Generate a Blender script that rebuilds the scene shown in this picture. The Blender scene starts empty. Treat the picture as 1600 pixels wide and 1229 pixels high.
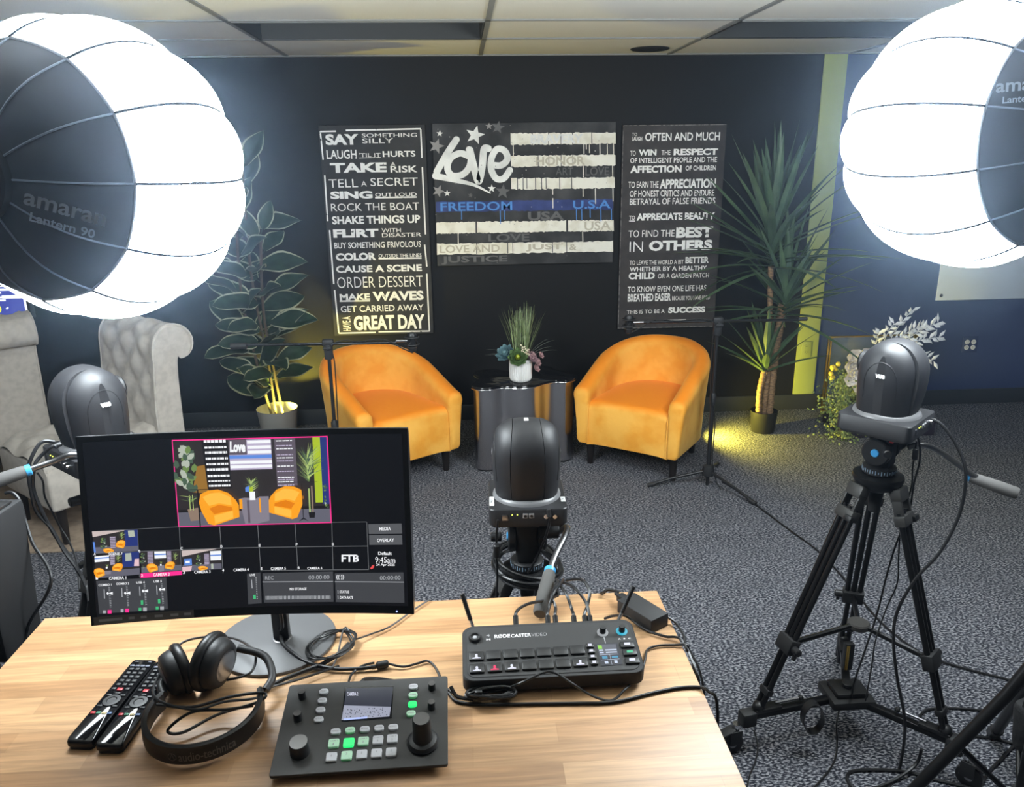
import bpy, bmesh, math, random
import numpy as np
from mathutils import Vector as V, Matrix as M
PI = math.pi
S = bpy.context.scene
C = S.collection
random.seed(7)
# ------------------------------------------------------------------ camera
FPX, YAW, PITCH, ROLL, CAMZ = 1231.4, .06077, .29418, .01258, 1.8
WALL_Y, CEIL = 5.33, 2.40
_f = V((math.sin(YAW)*math.cos(PITCH), math.cos(YAW)*math.cos(PITCH), -math.sin(PITCH)))
_r = V((math.cos(YAW), -math.sin(YAW), 0)); _u = _r.cross(_f)
CR = _r*math.cos(ROLL)-_u*math.sin(ROLL); CU = _u*math.cos(ROLL)+_r*math.sin(ROLL)
CPOS = V((0, 0, CAMZ))
cam = bpy.data.cameras.new('camera'); co = bpy.data.objects.new('camera', cam); C.objects.link(co)
cam.sensor_width = 36; cam.lens = 36*FPX/1600; cam.clip_start = .05; cam.clip_end = 60
co.matrix_world = M(((CR.x, CU.x, -_f.x, 0), (CR.y, CU.y, -_f.y, 0), (CR.z, CU.z, -_f.z, CAMZ), (0, 0, 0, 1)))
S.camera = co
# ------------------------------------------------------------------ world, exposure, lamps' power
LANTERN = 45.0          # radiance of the lantern cloth
UPLIGHT = 110.0           # watts of the two yellow puck lamps
S.view_settings.view_transform = 'Standard'; S.view_settings.look = 'None'
S.view_settings.gamma = 1; S.view_settings.exposure = 0.0
S.view_settings.use_curve_mapping = False
S.cycles.use_denoising = True
S.cycles.use_adaptive_sampling = True; S.cycles.adaptive_threshold = .035
S.cycles.max_bounces = 5; S.cycles.diffuse_bounces = 3; S.cycles.glossy_bounces = 4
S.cycles.volume_bounces = 0
S.cycles.sample_clamp_indirect = 6.0
W = bpy.data.worlds.new('world'); S.world = W; W.use_nodes = True
wn = W.node_tree.nodes; wl_ = W.node_tree.links
wn['Background'].inputs['Color'].default_value = (.5, .6, .8, 1); wn['Background'].inputs['Strength'].default_value = 0.0
BLOOM_HAZE = 0.0105            # thin haze added to the air to imitate lens bloom round the lanterns
if BLOOM_HAZE:
    vs = wn.new('ShaderNodeVolumeScatter'); vs.inputs['Density'].default_value = BLOOM_HAZE
    vs.inputs['Anisotropy'].default_value = .91; vs.inputs['Color'].default_value = (.55, .74, 1, 1)
    wl_.new(vs.outputs[0], wn['World Output'].inputs['Volume'])

# ------------------------------------------------------------------ helpers
def ray(px, py):
    return _f + CR*((px-800)/FPX) - CU*((py-614.5)/FPX)
def at_z(px, py, z):                       # point of a horizontal plane
    d = ray(px, py); return CPOS + d*((z-CAMZ)/d.z)
def at_y(px, py, y):                       # point of a plane parallel to the back wall
    d = ray(px, py); return CPOS + d*(y/d.y)

def spline(pts, n=8, closed=False):
    P = [V(p) for p in pts]; N = len(P); out = []
    rng = range(N if closed else N-1)
    for i in rng:
        if closed: a, b, c, d = P[(i-1) % N], P[i], P[(i+1) % N], P[(i+2) % N]
        else: a, b, c, d = P[max(i-1, 0)], P[i], P[i+1], P[min(i+2, N-1)]
        for k in range(n):
            t = k/n
            out.append(.5*((2*b)+(c-a)*t+(2*a-5*b+4*c-d)*t*t+(3*b-a-3*c+d)*t**3))
    if not closed: out.append(P[-1])
    return out

_tc = {}
def text_geo(s, bold=0.0):
    k = (s, bold)
    if k not in _tc:
        cu = bpy.data.curves.new('t', 'FONT'); cu.body = s; cu.offset = bold; cu.resolution_u = 3; cu.fill_mode = 'FRONT'
        ob = bpy.data.objects.new('t', cu); C.objects.link(ob)
        bpy.context.view_layer.update()
        me = bpy.data.meshes.new_from_object(ob.evaluated_get(bpy.context.evaluated_depsgraph_get()))
        vs_ = [v.co.copy() for v in me.vertices]; fs = [tuple(p.vertices) for p in me.polygons]
        bpy.data.objects.remove(ob); bpy.data.curves.remove(cu); bpy.data.meshes.remove(me)
        x0 = min(v.x for v in vs_); x1 = max(v.x for v in vs_); y0 = min(v.y for v in vs_); y1 = max(v.y for v in vs_)
        _tc[k] = ([((v.x-x0)/max(x1-x0, 1e-6), (v.y-y0)/max(y1-y0, 1e-6)) for v in vs_], fs, (x1-x0)/max(y1-y0, 1e-6))
    return _tc[k]

def homog(src, dst=((0, 0), (1, 0), (1, 1), (0, 1))):
    A = []; b = []
    for (x, y), (u, v) in zip(src, dst):
        A += [[x, y, 1, 0, 0, 0, -u*x, -u*y], [0, 0, 0, x, y, 1, -v*x, -v*y]]; b += [u, v]
    h = np.linalg.solve(np.array(A, float), np.array(b, float))
    def f(x, y):
        w = h[6]*x+h[7]*y+1
        return ((h[0]*x+h[1]*y+h[2])/w, (h[3]*x+h[4]*y+h[5])/w)
    return f

class MB:
    """collects geometry for ONE mesh"""
    def __init__(s): s.v = []; s.f = []; s.m = []; s.mats = []; s.T = M.Identity(4)
    def mi(s, mat):
        if mat not in s.mats: s.mats.append(mat)
        return s.mats.index(mat)
    def add(s, vs_, fs, mat):
        o = len(s.v); k = s.mi(mat)
        s.v += [s.T @ V(p) for p in vs_]
        s.f += [tuple(i+o for i in f) for f in fs]; s.m += [k]*len(fs)
        return s
    def box(s, c, d, mat, bev=0, seg=2, R=None, taper=1.0):
        bm = bmesh.new(); bmesh.ops.create_cube(bm, size=1)
        for v in bm.verts:
            k = taper if v.co.z < 0 else 1
            v.co = V((v.co.x*d[0]*k, v.co.y*d[1]*k, v.co.z*d[2]))
        if bev: bmesh.ops.bevel(bm, geom=bm.edges[:], offset=bev, segments=seg, affect='EDGES', profile=.5)
        bm.verts.index_update()
        X = M.Translation(V(c)) @ (R.to_4x4() if R is not None else M.Identity(4))
        s.add([X @ v.co for v in bm.verts], [tuple(v.index for v in f.verts) for f in bm.faces], mat); bm.free(); return s
    def tube(s, pts, r, mat, n=8, closed=False, cap=True):
        P = [V(p) for p in pts]; N = len(P); R = r if isinstance(r, (list, tuple)) else [r]*N
        vs_ = []; nrm = None
        for i in range(N):
            if closed: t = P[(i+1) % N]-P[i-1]
            else: t = P[min(i+1, N-1)]-P[max(i-1, 0)]
            if t.length < 1e-9: t = V((0, 0, 1))
            t.normalize()
            if nrm is None:
                nrm = t.cross(V((0, 0, 1)));
                if nrm.length < .05: nrm = t.cross(V((1, 0, 0)))
            nrm = (nrm - t*nrm.dot(t)); nrm.normalize(); b = t.cross(nrm)
            for k in range(n):
                a = 2*PI*k/n; vs_.append(P[i]+(nrm*math.cos(a)+b*math.sin(a))*R[i])
        fs = []
        for i in range(N if closed else N-1):
            j = (i+1) % N
            for k in range(n): fs.append((i*n+k, i*n+(k+1) % n, j*n+(k+1) % n, j*n+k))
        if cap and not closed:
            fs.append(tuple(range(n-1, -1, -1))); fs.append(tuple((N-1)*n+k for k in range(n)))
        return s.add(vs_, fs, mat)
    def cyl(s, p0, p1, r, mat, r1=None, n=20, bev=0):
        p0 = V(p0); p1 = V(p1); r1 = r if r1 is None else r1
        if bev:
            d = (p1-p0).normalized()*bev
            return s.tube([p0, p0, p0+d, p1-d, p1, p1], [r-bev, r-bev, r, r1, r1-bev, r1-bev], mat, n) if False else s.tube([p0, p0+d, p1-d, p1], [r-bev, r, r1, r1-bev], mat, n)
        return s.tube([p0, p1], [r, r1], mat, n)
    def lathe(s, prof, mat, n=28, c=(0, 0, 0), R=None):
        X = M.Translation(V(c)) @ (R.to_4x4() if R is not None else M.Identity(4)); vs_ = []; fs = []
        for (r, z) in prof:
            for k in range(n):
                a = 2*PI*k/n; vs_.append(X @ V((r*math.cos(a), r*math.sin(a), z)))
        for i in range(len(prof)-1):
            for k in range(n): fs.append((i*n+k, i*n+(k+1) % n, (i+1)*n+(k+1) % n, (i+1)*n+k))
        if prof[0][0] > 1e-5: fs.append(tuple(range(n-1, -1, -1)))
        if prof[-1][0] > 1e-5: fs.append(tuple((len(prof)-1)*n+k for k in range(n)))
        return s.add(vs_, fs, mat)
    def prism(s, poly, h0, h1, mat, X=None, bev=0):
        """2D outline (x,y) raised from h0 to h1, optional chamfer on the top"""
        X = X or M.Identity(4); n = len(poly); lay = [(h0, 0), (h1-bev, 0)] + ([(h1, bev)] if bev else [])
        cx = sum(p[0] for p in poly)/n; cy = sum(p[1] for p in poly)/n; vs_ = []
        for h, ins in lay:
            for (x, y) in poly:
                if ins:
                    d = V((cx-x, cy-y)); l = d.length or 1; x += d.x/l*ins; y += d.y/l*ins
                vs_.append(X @ V((x, y, h)))
        fs = [tuple(range(n-1, -1, -1)), tuple((len(lay)-1)*n+k for k in range(n))]
        for i in range(len(lay)-1):
            for k in range(n): fs.append((i*n+k, i*n+(k+1) % n, (i+1)*n+(k+1) % n, (i+1)*n+k))
        return s.add(vs_, fs, mat)
    def grid(s, fn, nu, nv, mat, cu=False, cv=False):
        vs_ = [fn(i/nu, j/nv) for i in range(nu+(0 if cu else 1)) for j in range(nv+(0 if cv else 1))]
        a = nu+(0 if cu else 1); b = nv+(0 if cv else 1)
        fs = [(i*b+j, ((i+1) % a)*b+j, ((i+1) % a)*b+(j+1) % b, i*b+(j+1) % b) for i in range(nu) for j in range(nv)]
        return s.add(vs_, fs, mat)
    def ball(s, c, r, mat, nu=16, nv=10, R=None):
        r = r if isinstance(r, (tuple, list)) else (r, r, r); c = V(c); R = R or M.Identity(3)
        def fn(u, v):
            a = 2*PI*u; b = PI*(v-.5)*.998
            return c + R @ V((r[0]*math.cos(a)*math.cos(b), r[1]*math.sin(a)*math.cos(b), r[2]*math.sin(b)))
        return s.grid(fn, nu, nv, mat, cu=True)
    def poly(s, pts, mat): return s.add(pts, [tuple(range(len(pts)))], mat)
    def text(s, t, fn, mat, bold=0.0):
        """fn maps (0..1, 0..1 upward) of the text's own box to a point"""
        g, fs, _ = text_geo(t, bold)
        return s.add([fn(x, y) for x, y in g], fs, mat)
    def build(s, name, parent=None, world=False, smooth=38, loc=None):
        me = bpy.data.meshes.new(name)
        vs_ = s.v
        if parent is not None and world:
            inv = MW[parent.name].inverted(); vs_ = [inv @ p for p in vs_]
        if loc is not None: vs_ = [p-V(loc) for p in vs_]
        me.from_pydata([tuple(p) for p in vs_], [], s.f)
        for m in s.mats: me.materials.append(m)
        me.polygons.foreach_set('material_index', s.m)
        bm = bmesh.new(); bm.from_mesh(me); bmesh.ops.recalc_face_normals(bm, faces=bm.faces[:]); bm.to_mesh(me); bm.free()
        if smooth:
            me.shade_smooth(); me.set_sharp_from_angle(angle=math.radians(smooth))
        me.update()
        o = bpy.data.objects.new(name, me); C.objects.link(o)
        if parent is not None: o.parent = parent
        if loc is not None: o.location = loc
        MW[o.name] = (MW[parent.name] if parent is not None else M.Identity(4)) @ (M.Translation(V(loc)) if loc is not None else M.Identity(4))
        return o
MW = {}
def tag(o, label, cat, group=None):
    o['label'] = label; o['category'] = cat
    if group: o['group'] = group
    return o
def thing(name, label, cat, loc=(0, 0, 0), rz=0.0, group=None):
    o = bpy.data.objects.new(name, None); C.objects.link(o); o.location = loc; o.rotation_euler = (0, 0, rz)
    o.empty_display_size = .05
    MW[o.name] = M.Translation(V(loc)) @ M.Rotation(rz, 4, 'Z')
    return tag(o, label, cat, group)
def structure(o): o['kind'] = 'structure'; return o

# ------------------------------------------------------------------ materials
def P(name, col, rough=.5, metal=0.0, noise=None, bump=None, emit=None, sheen=0, coat=0, trans=0, spec=.5, sub=None, alpha=None, ior=1.45, transl=0):
    m = bpy.data.materials.new(name); m.use_nodes = True; nt = m.node_tree; b = nt.nodes['Principled BSDF']; L = nt.links
    b.inputs['Base Color'].default_value = (*col, 1); b.inputs['Roughness'].default_value = rough; b.inputs['Metallic'].default_value = metal
    b.inputs['Specular IOR Level'].default_value = spec; b.inputs['IOR'].default_value = ior
    if sheen: b.inputs['Sheen Weight'].default_value = sheen; b.inputs['Sheen Roughness'].default_value = .4; b.inputs['Sheen Tint'].default_value = (*[min(1, c*1.3+.25) for c in col], 1)
    if coat: b.inputs['Coat Weight'].default_value = coat; b.inputs['Coat Roughness'].default_value = .08
    if trans: b.inputs['Transmission Weight'].default_value = trans
    if emit: b.inputs['Emission Color'].default_value = (*emit[0], 1); b.inputs['Emission Strength'].default_value = emit[1]
    if noise or bump:
        tc = nt.nodes.new('ShaderNodeTexCoord')
        def nz(scale, det=4, stretch=None):
            mp = nt.nodes.new('ShaderNodeMapping'); L.new(tc.outputs['Object'], mp.inputs['Vector'])
            if stretch: mp.inputs['Scale'].default_value = stretch
            n = nt.nodes.new('ShaderNodeTexNoise'); n.inputs['Scale'].default_value = scale; n.inputs['Detail'].default_value = det
            L.new(mp.outputs[0], n.inputs['Vector']); return n
        if noise:                                   # (other colour, scale, lo, hi[, stretch])
            n = nz(noise[1], 4, noise[4] if len(noise) > 4 else None)
            r = nt.nodes.new('ShaderNodeMapRange'); r.inputs['From Min'].default_value = noise[2]; r.inputs['From Max'].default_value = noise[3]
            mx = nt.nodes.new('ShaderNodeMix'); mx.data_type = 'RGBA'
            mx.inputs[6].default_value = (*col, 1); mx.inputs[7].default_value = (*noise[0], 1)
            L.new(n.outputs['Fac'], r.inputs['Value']); L.new(r.outputs[0], mx.inputs[0]); L.new(mx.outputs[2], b.inputs['Base Color'])
        if bump:
            n = nz(bump[0], 3); bp = nt.nodes.new('ShaderNodeBump'); bp.inputs['Strength'].default_value = bump[1]; bp.inputs['Distance'].default_value = bump[2] if len(bump) > 2 else .002
            L.new(n.outputs['Fac'], bp.inputs['Height']); L.new(bp.outputs[0], b.inputs['Normal'])
    return m
def glow(name, col, k):
    return P(name, (.01, .01, .01), .4, emit=(col, k))

def mat_carpet():
    m = bpy.data.materials.new('carpet'); m.use_nodes = True; nt = m.node_tree; b = nt.nodes['Principled BSDF']; L = nt.links
    tc = nt.nodes.new('ShaderNodeTexCoord'); mp = nt.nodes.new('ShaderNodeMapping'); mp.inputs['Scale'].default_value = (.55, 1, 1); L.new(tc.outputs['Object'], mp.inputs[0])
    n1 = nt.nodes.new('ShaderNodeTexNoise'); n1.inputs['Scale'].default_value = 165; n1.inputs['Detail'].default_value = 3; L.new(mp.outputs[0], n1.inputs['Vector'])
    n2 = nt.nodes.new('ShaderNodeTexNoise'); n2.inputs['Scale'].default_value = 9; n2.inputs['Detail'].default_value = 4; L.new(mp.outputs[0], n2.inputs['Vector'])
    r = nt.nodes.new('ShaderNodeValToRGB'); e = r.color_ramp.elements
    e[0].position = .42; e[0].color = (.010, .011, .017, 1); e[1].position = .61; e[1].color = (.30, .305, .33, 1)
    x = r.color_ramp.elements.new(.5); x.color = (.062, .065, .080, 1)
    L.new(n1.outputs['Fac'], r.inputs[0])
    mr = nt.nodes.new('ShaderNodeMapRange'); mr.inputs['To Min'].default_value = .75; mr.inputs['To Max'].default_value = 1.25; L.new(n2.outputs['Fac'], mr.inputs[0])
    mx = nt.nodes.new('ShaderNodeMix'); mx.data_type = 'RGBA'; mx.blend_type = 'MULTIPLY'; mx.inputs[0].default_value = 1
    L.new(r.outputs[0], mx.inputs[6]); L.new(mr.outputs[0], mx.inputs[7]); L.new(mx.outputs[2], b.inputs['Base Color'])
    b.inputs['Roughness'].default_value = .95; b.inputs['Specular IOR Level'].default_value = .15
    bp = nt.nodes.new('ShaderNodeBump'); bp.inputs['Strength'].default_value = .6; bp.inputs['Distance'].default_value = .004; L.new(n1.outputs['Fac'], bp.inputs['Height']); L.new(bp.outputs[0], b.inputs['Normal'])
    return m
def mat_butcher():
    m = bpy.data.materials.new('butcher_block'); m.use_nodes = True; nt = m.node_tree; b = nt.nodes['Principled BSDF']; L = nt.links
    tc = nt.nodes.new('ShaderNodeTexCoord')
    br = nt.nodes.new('ShaderNodeTexBrick'); br.offset = .37; br.inputs['Scale'].default_value = 1; br.inputs['Mortar Size'].default_value = .0006; br.inputs['Mortar Smooth'].default_value = 1
    br.inputs['Brick Width'].default_value = .43; br.inputs['Row Height'].default_value = .052
    br.inputs['Color1'].default_value = (.51, .305, .156, 1); br.inputs['Color2'].default_value = (.325, .172, .079, 1); br.inputs['Mortar'].default_value = (.30, .17, .08, 1); br.inputs['Bias'].default_value = -.15
    L.new(tc.outputs['Object'], br.inputs['Vector'])
    mp = nt.nodes.new('ShaderNodeMapping'); mp.inputs['Scale'].default_value = (2.6, 48, 8); L.new(tc.outputs['Object'], mp.inputs[0])
    n = nt.nodes.new('ShaderNodeTexNoise'); n.inputs['Scale'].default_value = 2.2; n.inputs['Detail'].default_value = 7; n.inputs['Distortion'].default_value = .6; L.new(mp.outputs[0], n.inputs['Vector'])
    mr = nt.nodes.new('ShaderNodeMapRange'); mr.inputs['From Min'].default_value = .3; mr.inputs['From Max'].default_value = .7; mr.inputs['To Min'].default_value = .72; mr.inputs['To Max'].default_value = 1.2; L.new(n.outputs['Fac'], mr.inputs[0])
    mx = nt.nodes.new('ShaderNodeMix'); mx.data_type = 'RGBA'; mx.blend_type = 'MULTIPLY'; mx.inputs[0].default_value = 1
    L.new(br.outputs['Color'], mx.inputs[6]); L.new(mr.outputs[0], mx.inputs[7]); L.new(mx.outputs[2], b.inputs['Base Color'])
    b.inputs['Roughness'].default_value = .42
    return m
K = {}
K['carpet'] = mat_carpet(); K['butcher'] = mat_butcher()
K['wall_black'] = P('black_wall_paint', (.0075, .0070, .0072), .6, bump=(60, .05), spec=.25)
K['wall_navy'] = P('navy_wall_paint', (.034, .050, .135), .6, bump=(60, .05))
K['wall_green'] = P('chartreuse_wall_paint', (.36, .42, .13), .6, bump=(60, .05))
K['wall_grey'] = P('pale_wall_paint', (.45, .45, .45), .7)
K['baseboard'] = P('charcoal_vinyl_base', (.03, .032, .036), .5)
K['tile'] = P('mineral_fibre_tile', (.66, .64, .58), .9, noise=((.50, .49, .44), 260, .5, .62), bump=(220, .3))
K['tee'] = P('painted_grid', (.20, .20, .19), .5)
K['troffer'] = P('unlit_lens', (.030, .030, .028), .5)
K['black'] = P('black_plastic', (.012, .012, .013), .42)
K['matte'] = P('matte_black', (.014, .014, .015), .62, bump=(900, .08))
K['ptz'] = P('satin_black_shell', (.015, .015, .017), .5)
K['gloss'] = P('gloss_black', (.006, .006, .007), .08)
K['alu'] = P('black_anodised', (.02, .02, .021), .28, metal=.6)
K['chrome'] = P('chrome', (.75, .75, .77), .18, metal=1)
K['steel'] = P('dark_steel', (.25, .25, .26), .3, metal=1)
K['grip'] = P('grey_foam', (.075, .072, .07), .85)
K['blue_ring'] = P('blue_ring', (.05, .30, .62), .35)
K['red'] = P('red_plastic', (.5, .02, .03), .4)
K['rubber'] = P('rubber_cable', (.010, .010, .011), .38)
K['white'] = P('white_print', (.78, .78, .78), .6)
K['greyp'] = P('grey_print', (.30, .30, .31), .6)
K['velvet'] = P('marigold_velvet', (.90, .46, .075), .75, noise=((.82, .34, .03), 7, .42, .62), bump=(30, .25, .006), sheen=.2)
def velvet_shading(m):                       # velvet shading put into the colour: deeper orange where the cloth faces up
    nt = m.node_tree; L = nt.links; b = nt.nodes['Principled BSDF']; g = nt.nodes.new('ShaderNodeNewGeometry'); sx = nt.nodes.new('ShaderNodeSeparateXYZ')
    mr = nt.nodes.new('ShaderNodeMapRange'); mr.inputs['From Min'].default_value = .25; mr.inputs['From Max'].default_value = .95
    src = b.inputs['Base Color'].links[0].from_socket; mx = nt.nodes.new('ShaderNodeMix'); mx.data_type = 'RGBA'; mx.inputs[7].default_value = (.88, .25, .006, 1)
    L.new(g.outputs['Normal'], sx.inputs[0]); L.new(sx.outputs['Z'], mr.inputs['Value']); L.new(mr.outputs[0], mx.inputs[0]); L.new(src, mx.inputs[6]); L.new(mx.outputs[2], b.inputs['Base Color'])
velvet_shading(K['velvet'])
K['dark_wood'] = P('espresso_wood', (.012, .009, .008), .4)
K['linen'] = P('greige_linen', (.47, .43, .38), .85, noise=((.40, .36, .32), 30, .4, .65), bump=(500, .15), sheen=.15)
K['gun'] = P('polished_gunmetal', (.55, .53, .54), .22, metal=1)
K['board'] = P('chalk_black_canvas', (.022, .021, .022), .7, noise=((.034, .032, .033), 12, .4, .7))
K['board_brown'] = P('warm_black_canvas', (.036, .031, .031), .7, noise=((.055, .048, .048), 12, .4, .7))
K['ink'] = P('distressed_white_ink', (.90, .89, .87), .7, noise=((.05, .05, .05), 26, .655, .70))
K['leaf'] = P('rubber_leaf', (.012, .028, .018), .55, spec=.25, noise=((.022, .048, .028), 14, .4, .7))
K['cream_edge'] = P('cream_leaf_edge', (.30, .31, .20), .45)
K['yucca'] = P('yucca_leaf', (.045, .085, .04), .42, noise=((.085, .14, .07), 9, .4, .65))
K['cane'] = P('yucca_cane', (.30, .19, .10), .85, noise=((.12, .07, .04), 40, .4, .6, (1, 1, 3)))
K['soil'] = P('soil', (.02, .014, .01), .95)
K['paper'] = P('white_label', (.75, .75, .74), .6)
def cloth_lantern():
    m = bpy.data.materials.new('glowing_white_cloth'); m.use_nodes = True; b = m.node_tree.nodes['Principled BSDF']
    b.inputs['Base Color'].default_value = (.8, .8, .8, 1); b.inputs['Roughness'].default_value = .9
    b.inputs['Emission Color'].default_value = (.86, .95, 1, 1); b.inputs['Emission Strength'].default_value = LANTERN
    return m
K['cloth'] = cloth_lantern()
# ------------------------------------------------------------------ the room
XL, XR, YN = -4.3, 4.6, -2.6
b = MB(); b.box(((XL+XR)/2, (YN+WALL_Y)/2, -.05), (XR-XL+.4, WALL_Y-YN+.4, .1), K['carpet']); structure(b.build('floor'))
b = MB(); b.box(((XL-.1+2.44)/2, WALL_Y+.05, CEIL/2), (2.44-XL+.1, .1, CEIL+.3), K['wall_black']); b.box(((2.44+XR+.1)/2, WALL_Y+.05, CEIL/2), (XR+.1-2.44, .1, CEIL+.3), K['wall_navy']); structure(b.build('wall_back'))
b = MB(); b.box((XL-.05, (YN+WALL_Y)/2, CEIL/2), (.1, WALL_Y-YN, CEIL+.3), K['wall_grey']); structure(b.build('wall_left'))
b = MB(); b.box((XR+.05, (YN+WALL_Y)/2, CEIL/2), (.1, WALL_Y-YN, CEIL+.3), K['wall_navy']); structure(b.build('wall_right'))
b = MB(); b.box(((XL+XR)/2, YN-.05, CEIL/2), (XR-XL, .1, CEIL+.3), K['wall_grey']); structure(b.build('wall_front'))
b = MB(); b.box((2.437, WALL_Y-.006, (.115+CEIL)/2), (.152, .012, CEIL-.115), K['wall_green'], .002); structure(b.build('trim_1'))
b = MB(); b.box(((XL+XR)/2, WALL_Y-.006, .056), (XR-XL, .012, .112), K['baseboard'], .004); structure(b.build('baseboard_back'))
# lay-in ceiling: tiles, a grid of tees, and two open troffers in one row
GX = [.153+1.19*k for k in range(-4, 5)]; GY = [4.60-.61*k for k in range(0, 13)]
xs = sorted([XL]+[x for x in GX if XL < x < XR]+[XR]); ys = sorted([YN]+[y for y in GY if y > YN]+[WALL_Y])
troff = [(-1.037, .153), (1.343, 2.533)]
b = MB()
for i in range(len(xs)-1):
    for j in range(len(ys)-1):
        hole = abs(ys[j]-3.99) < .02 and any(abs(xs[i]-t[0]) < .03 for t in troff)
        if not hole: b.box(((xs[i]+xs[i+1])/2, (ys[j]+ys[j+1])/2, CEIL+.01), (xs[i+1]-xs[i]-.002, ys[j+1]-ys[j]-.002, .02), K['tile'])
b.box(((XL+XR)/2, (YN+WALL_Y)/2, CEIL+.19), (XR-XL+.2, WALL_Y-YN+.2, .02), K['wall_grey'])
ceil = structure(b.build('ceiling'))
b = MB()
for x in xs[1:-1]: b.box((x, (YN+WALL_Y)/2, CEIL-.001), (.024, WALL_Y-YN, .012), K['tee'])
for y in ys[1:-1]: b.box(((XL+XR)/2, y, CEIL-.0015), (XR-XL, .020, .011), K['tee'])
b.box(((XL+XR)/2, WALL_Y-.011, CEIL-.004), (XR-XL, .022, .01), K['tee'])
structure(b.build('trim_2', smooth=0))
for n, (x0, x1) in enumerate(troff):
    lab = ['unlit recessed ceiling panel light in the middle of the picture', 'unlit recessed ceiling panel light next to the right-hand lantern'][n]
    t = thing('ceiling_light', lab, 'ceiling light', ((x0+x1)/2, 4.295, CEIL), 0, 'recessed ceiling lights')
    w, d = x1-x0-.03, .58
    f = MB()
    for sx in (-1, 1): f.box((sx*(w/2-.004), 0, .05), (.008, d, .12), K['troffer'])
    for sy in (-1, 1): f.box((0, sy*(d/2-.004), .05), (w, .008, .12), K['troffer'])
    f.box((0, d/2-.006, -.008), (w, .014, .004), K['chrome']); f.box((0, -d/2+.006, -.008), (w, .014, .004), K['tee'])
    f.build('housing', t)
    f = MB(); f.box((0, 0, .10), (w-.02, d-.02, .012), K['troffer'], .002)
    for k in range(-4, 5): f.box((k*w/10, 0, .085), (.006, d-.03, .02), K['troffer'])
    f.build('diffuser', t)
t = thing('ceiling_speaker', 'round black grille set in the ceiling near the back wall', 'ceiling speaker', (1.165, 5.07, CEIL))
f = MB(); f.lathe([(.115, .0), (.118, -.004), (.108, -.009), (.10, -.006), (.0, -.005)], K['matte'], 36); f.build('grille', t)
f = MB(); f.lathe([(.09, .0), (.03, -.008), (0, -.009)], K['black'], 30); f.build('cone', t)

def outlet(x, z, label, plate, slots, quad=False):
    t = thing('power_outlet', label, 'power outlet', (x, WALL_Y-.013 if not quad else WALL_Y-.001, z), 0)
    w = .115 if quad else .072
    f = MB(); f.box((0, -.003, 0), (w, .006, .115), plate, .002); f.build('cover_plate', t)
    for k in ((-.024, .024) if quad else (0,)):
        for zz in (-.02, .02):
            f = MB(); f.lathe([(.017, 0), (.017, .003), (.0, .003)], slots, 18, (k, -.006, zz), M.Rotation(PI/2, 3, 'X'))
            for sx in (-.006, .006): f.box((k+sx, -.0095, zz+.003), (.002, .001, .008), K['black'])
            f.cyl((k, -.0085, zz-.008), (k, -.0102, zz-.008), .002, K['black'], n=8); f.build('socket', t)
outlet(2.425, .448, 'yellow-green wall outlet low on the chartreuse stripe', K['wall_green'], K['wall_green'])
outlet(3.64, .448, 'white four-gang outlet low on the navy wall', K['wall_navy'], K['white'], True)

# glass marker board on the navy wall
gls = P('frosted_glass_board', (.62, .68, .72), .12, coat=.5)
t = thing('glass_board', 'frosted glass marker board hanging on the navy wall', 'marker board', (3.92, WALL_Y-.001, 1.25))
f = MB(); f.box((0, -.026, 0), (1.2, .006, .94), gls, .002); f.build('glass_sheet', t)
for sx in (-1, 1):
    for sz in (-1, 1):
        f = MB(); f.cyl((sx*.565, -.0005, sz*.435), (sx*.565, -.034, sz*.435), .012, K['steel'], n=16, bev=.002); f.build('standoff', t)

# wall-hung television at the left
t = thing('television', 'wall-mounted television with a blue caption screen behind the left lantern', 'television', (-3.39, WALL_Y-.0005, 1.14))
f = MB(); f.box((0, -.03, 0), (1.14, .06, .66), K['black'], .006); f.build('casing', t)
f = MB()
f.box((0, -.0605, -.005), (1.08, .002, .60), glow('tv_dark', (.03, .035, .05), 1.0))
blue = glow('tv_blue', (.05, .07, .38), 1.1); wht = glow('tv_white', (.85, .9, 1), 1.2); yel = glow('tv_yellow', (.75, .9, .08), 1.2)
f.box((0, -.0620, -.21), (1.08, .001, .19), blue)
f.box((0, -.0626, -.113), (1.08, .001, .008), wht); f.box((.545, -.0616, -.01), (.018, .001, .60), wht)
for (x, z, w, h) in ((.30, -.135, .34, .014), (.26, -.155, .30, .012), (.29, -.185, .36, .012), (.27, -.203, .32, .012), (.47, -.183, .12, .022), (.3, -.25, .15, .012), (-.2, -.16, .5, .018), (-.2, -.20, .42, .018)):
    f.box((x, -.0628, z), (w, .001, h), wht)
f.lathe([(.032, 0), (.032, .001), (0, .001)], yel, 24, (.36, -.0625, -.258), M.Rotation(PI/2, 3, 'X'))
f.box((.43, -.0628, -.256), (.018, .001, .010), wht, R=M.Rotation(-.6, 3, 'Y'))
for (x, z, rx, rz) in ((.28, .0, .05, .16), (.33, -.04, .03, .06), (.12, .1, .12, .09), (-.2, .08, .2, .12)):
    f.ball((x, -.0621, z), (rx, .0006, rz), wht if rx < .1 else blue, 14, 8)
f.build('screen', t)

# tan rug under the two tufted chairs
rug = P('tan_rug', (.30, .23, .17), .95, noise=((.20, .15, .11), 18, .4, .65), bump=(300, .5, .004))
f = MB(); f.box((-2.53, 4.2, .004), (2.16, 1.34, .008), rug, .003); tag(f.build('area_rug'), 'tan area rug under the tufted chairs at left', 'rug')

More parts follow.
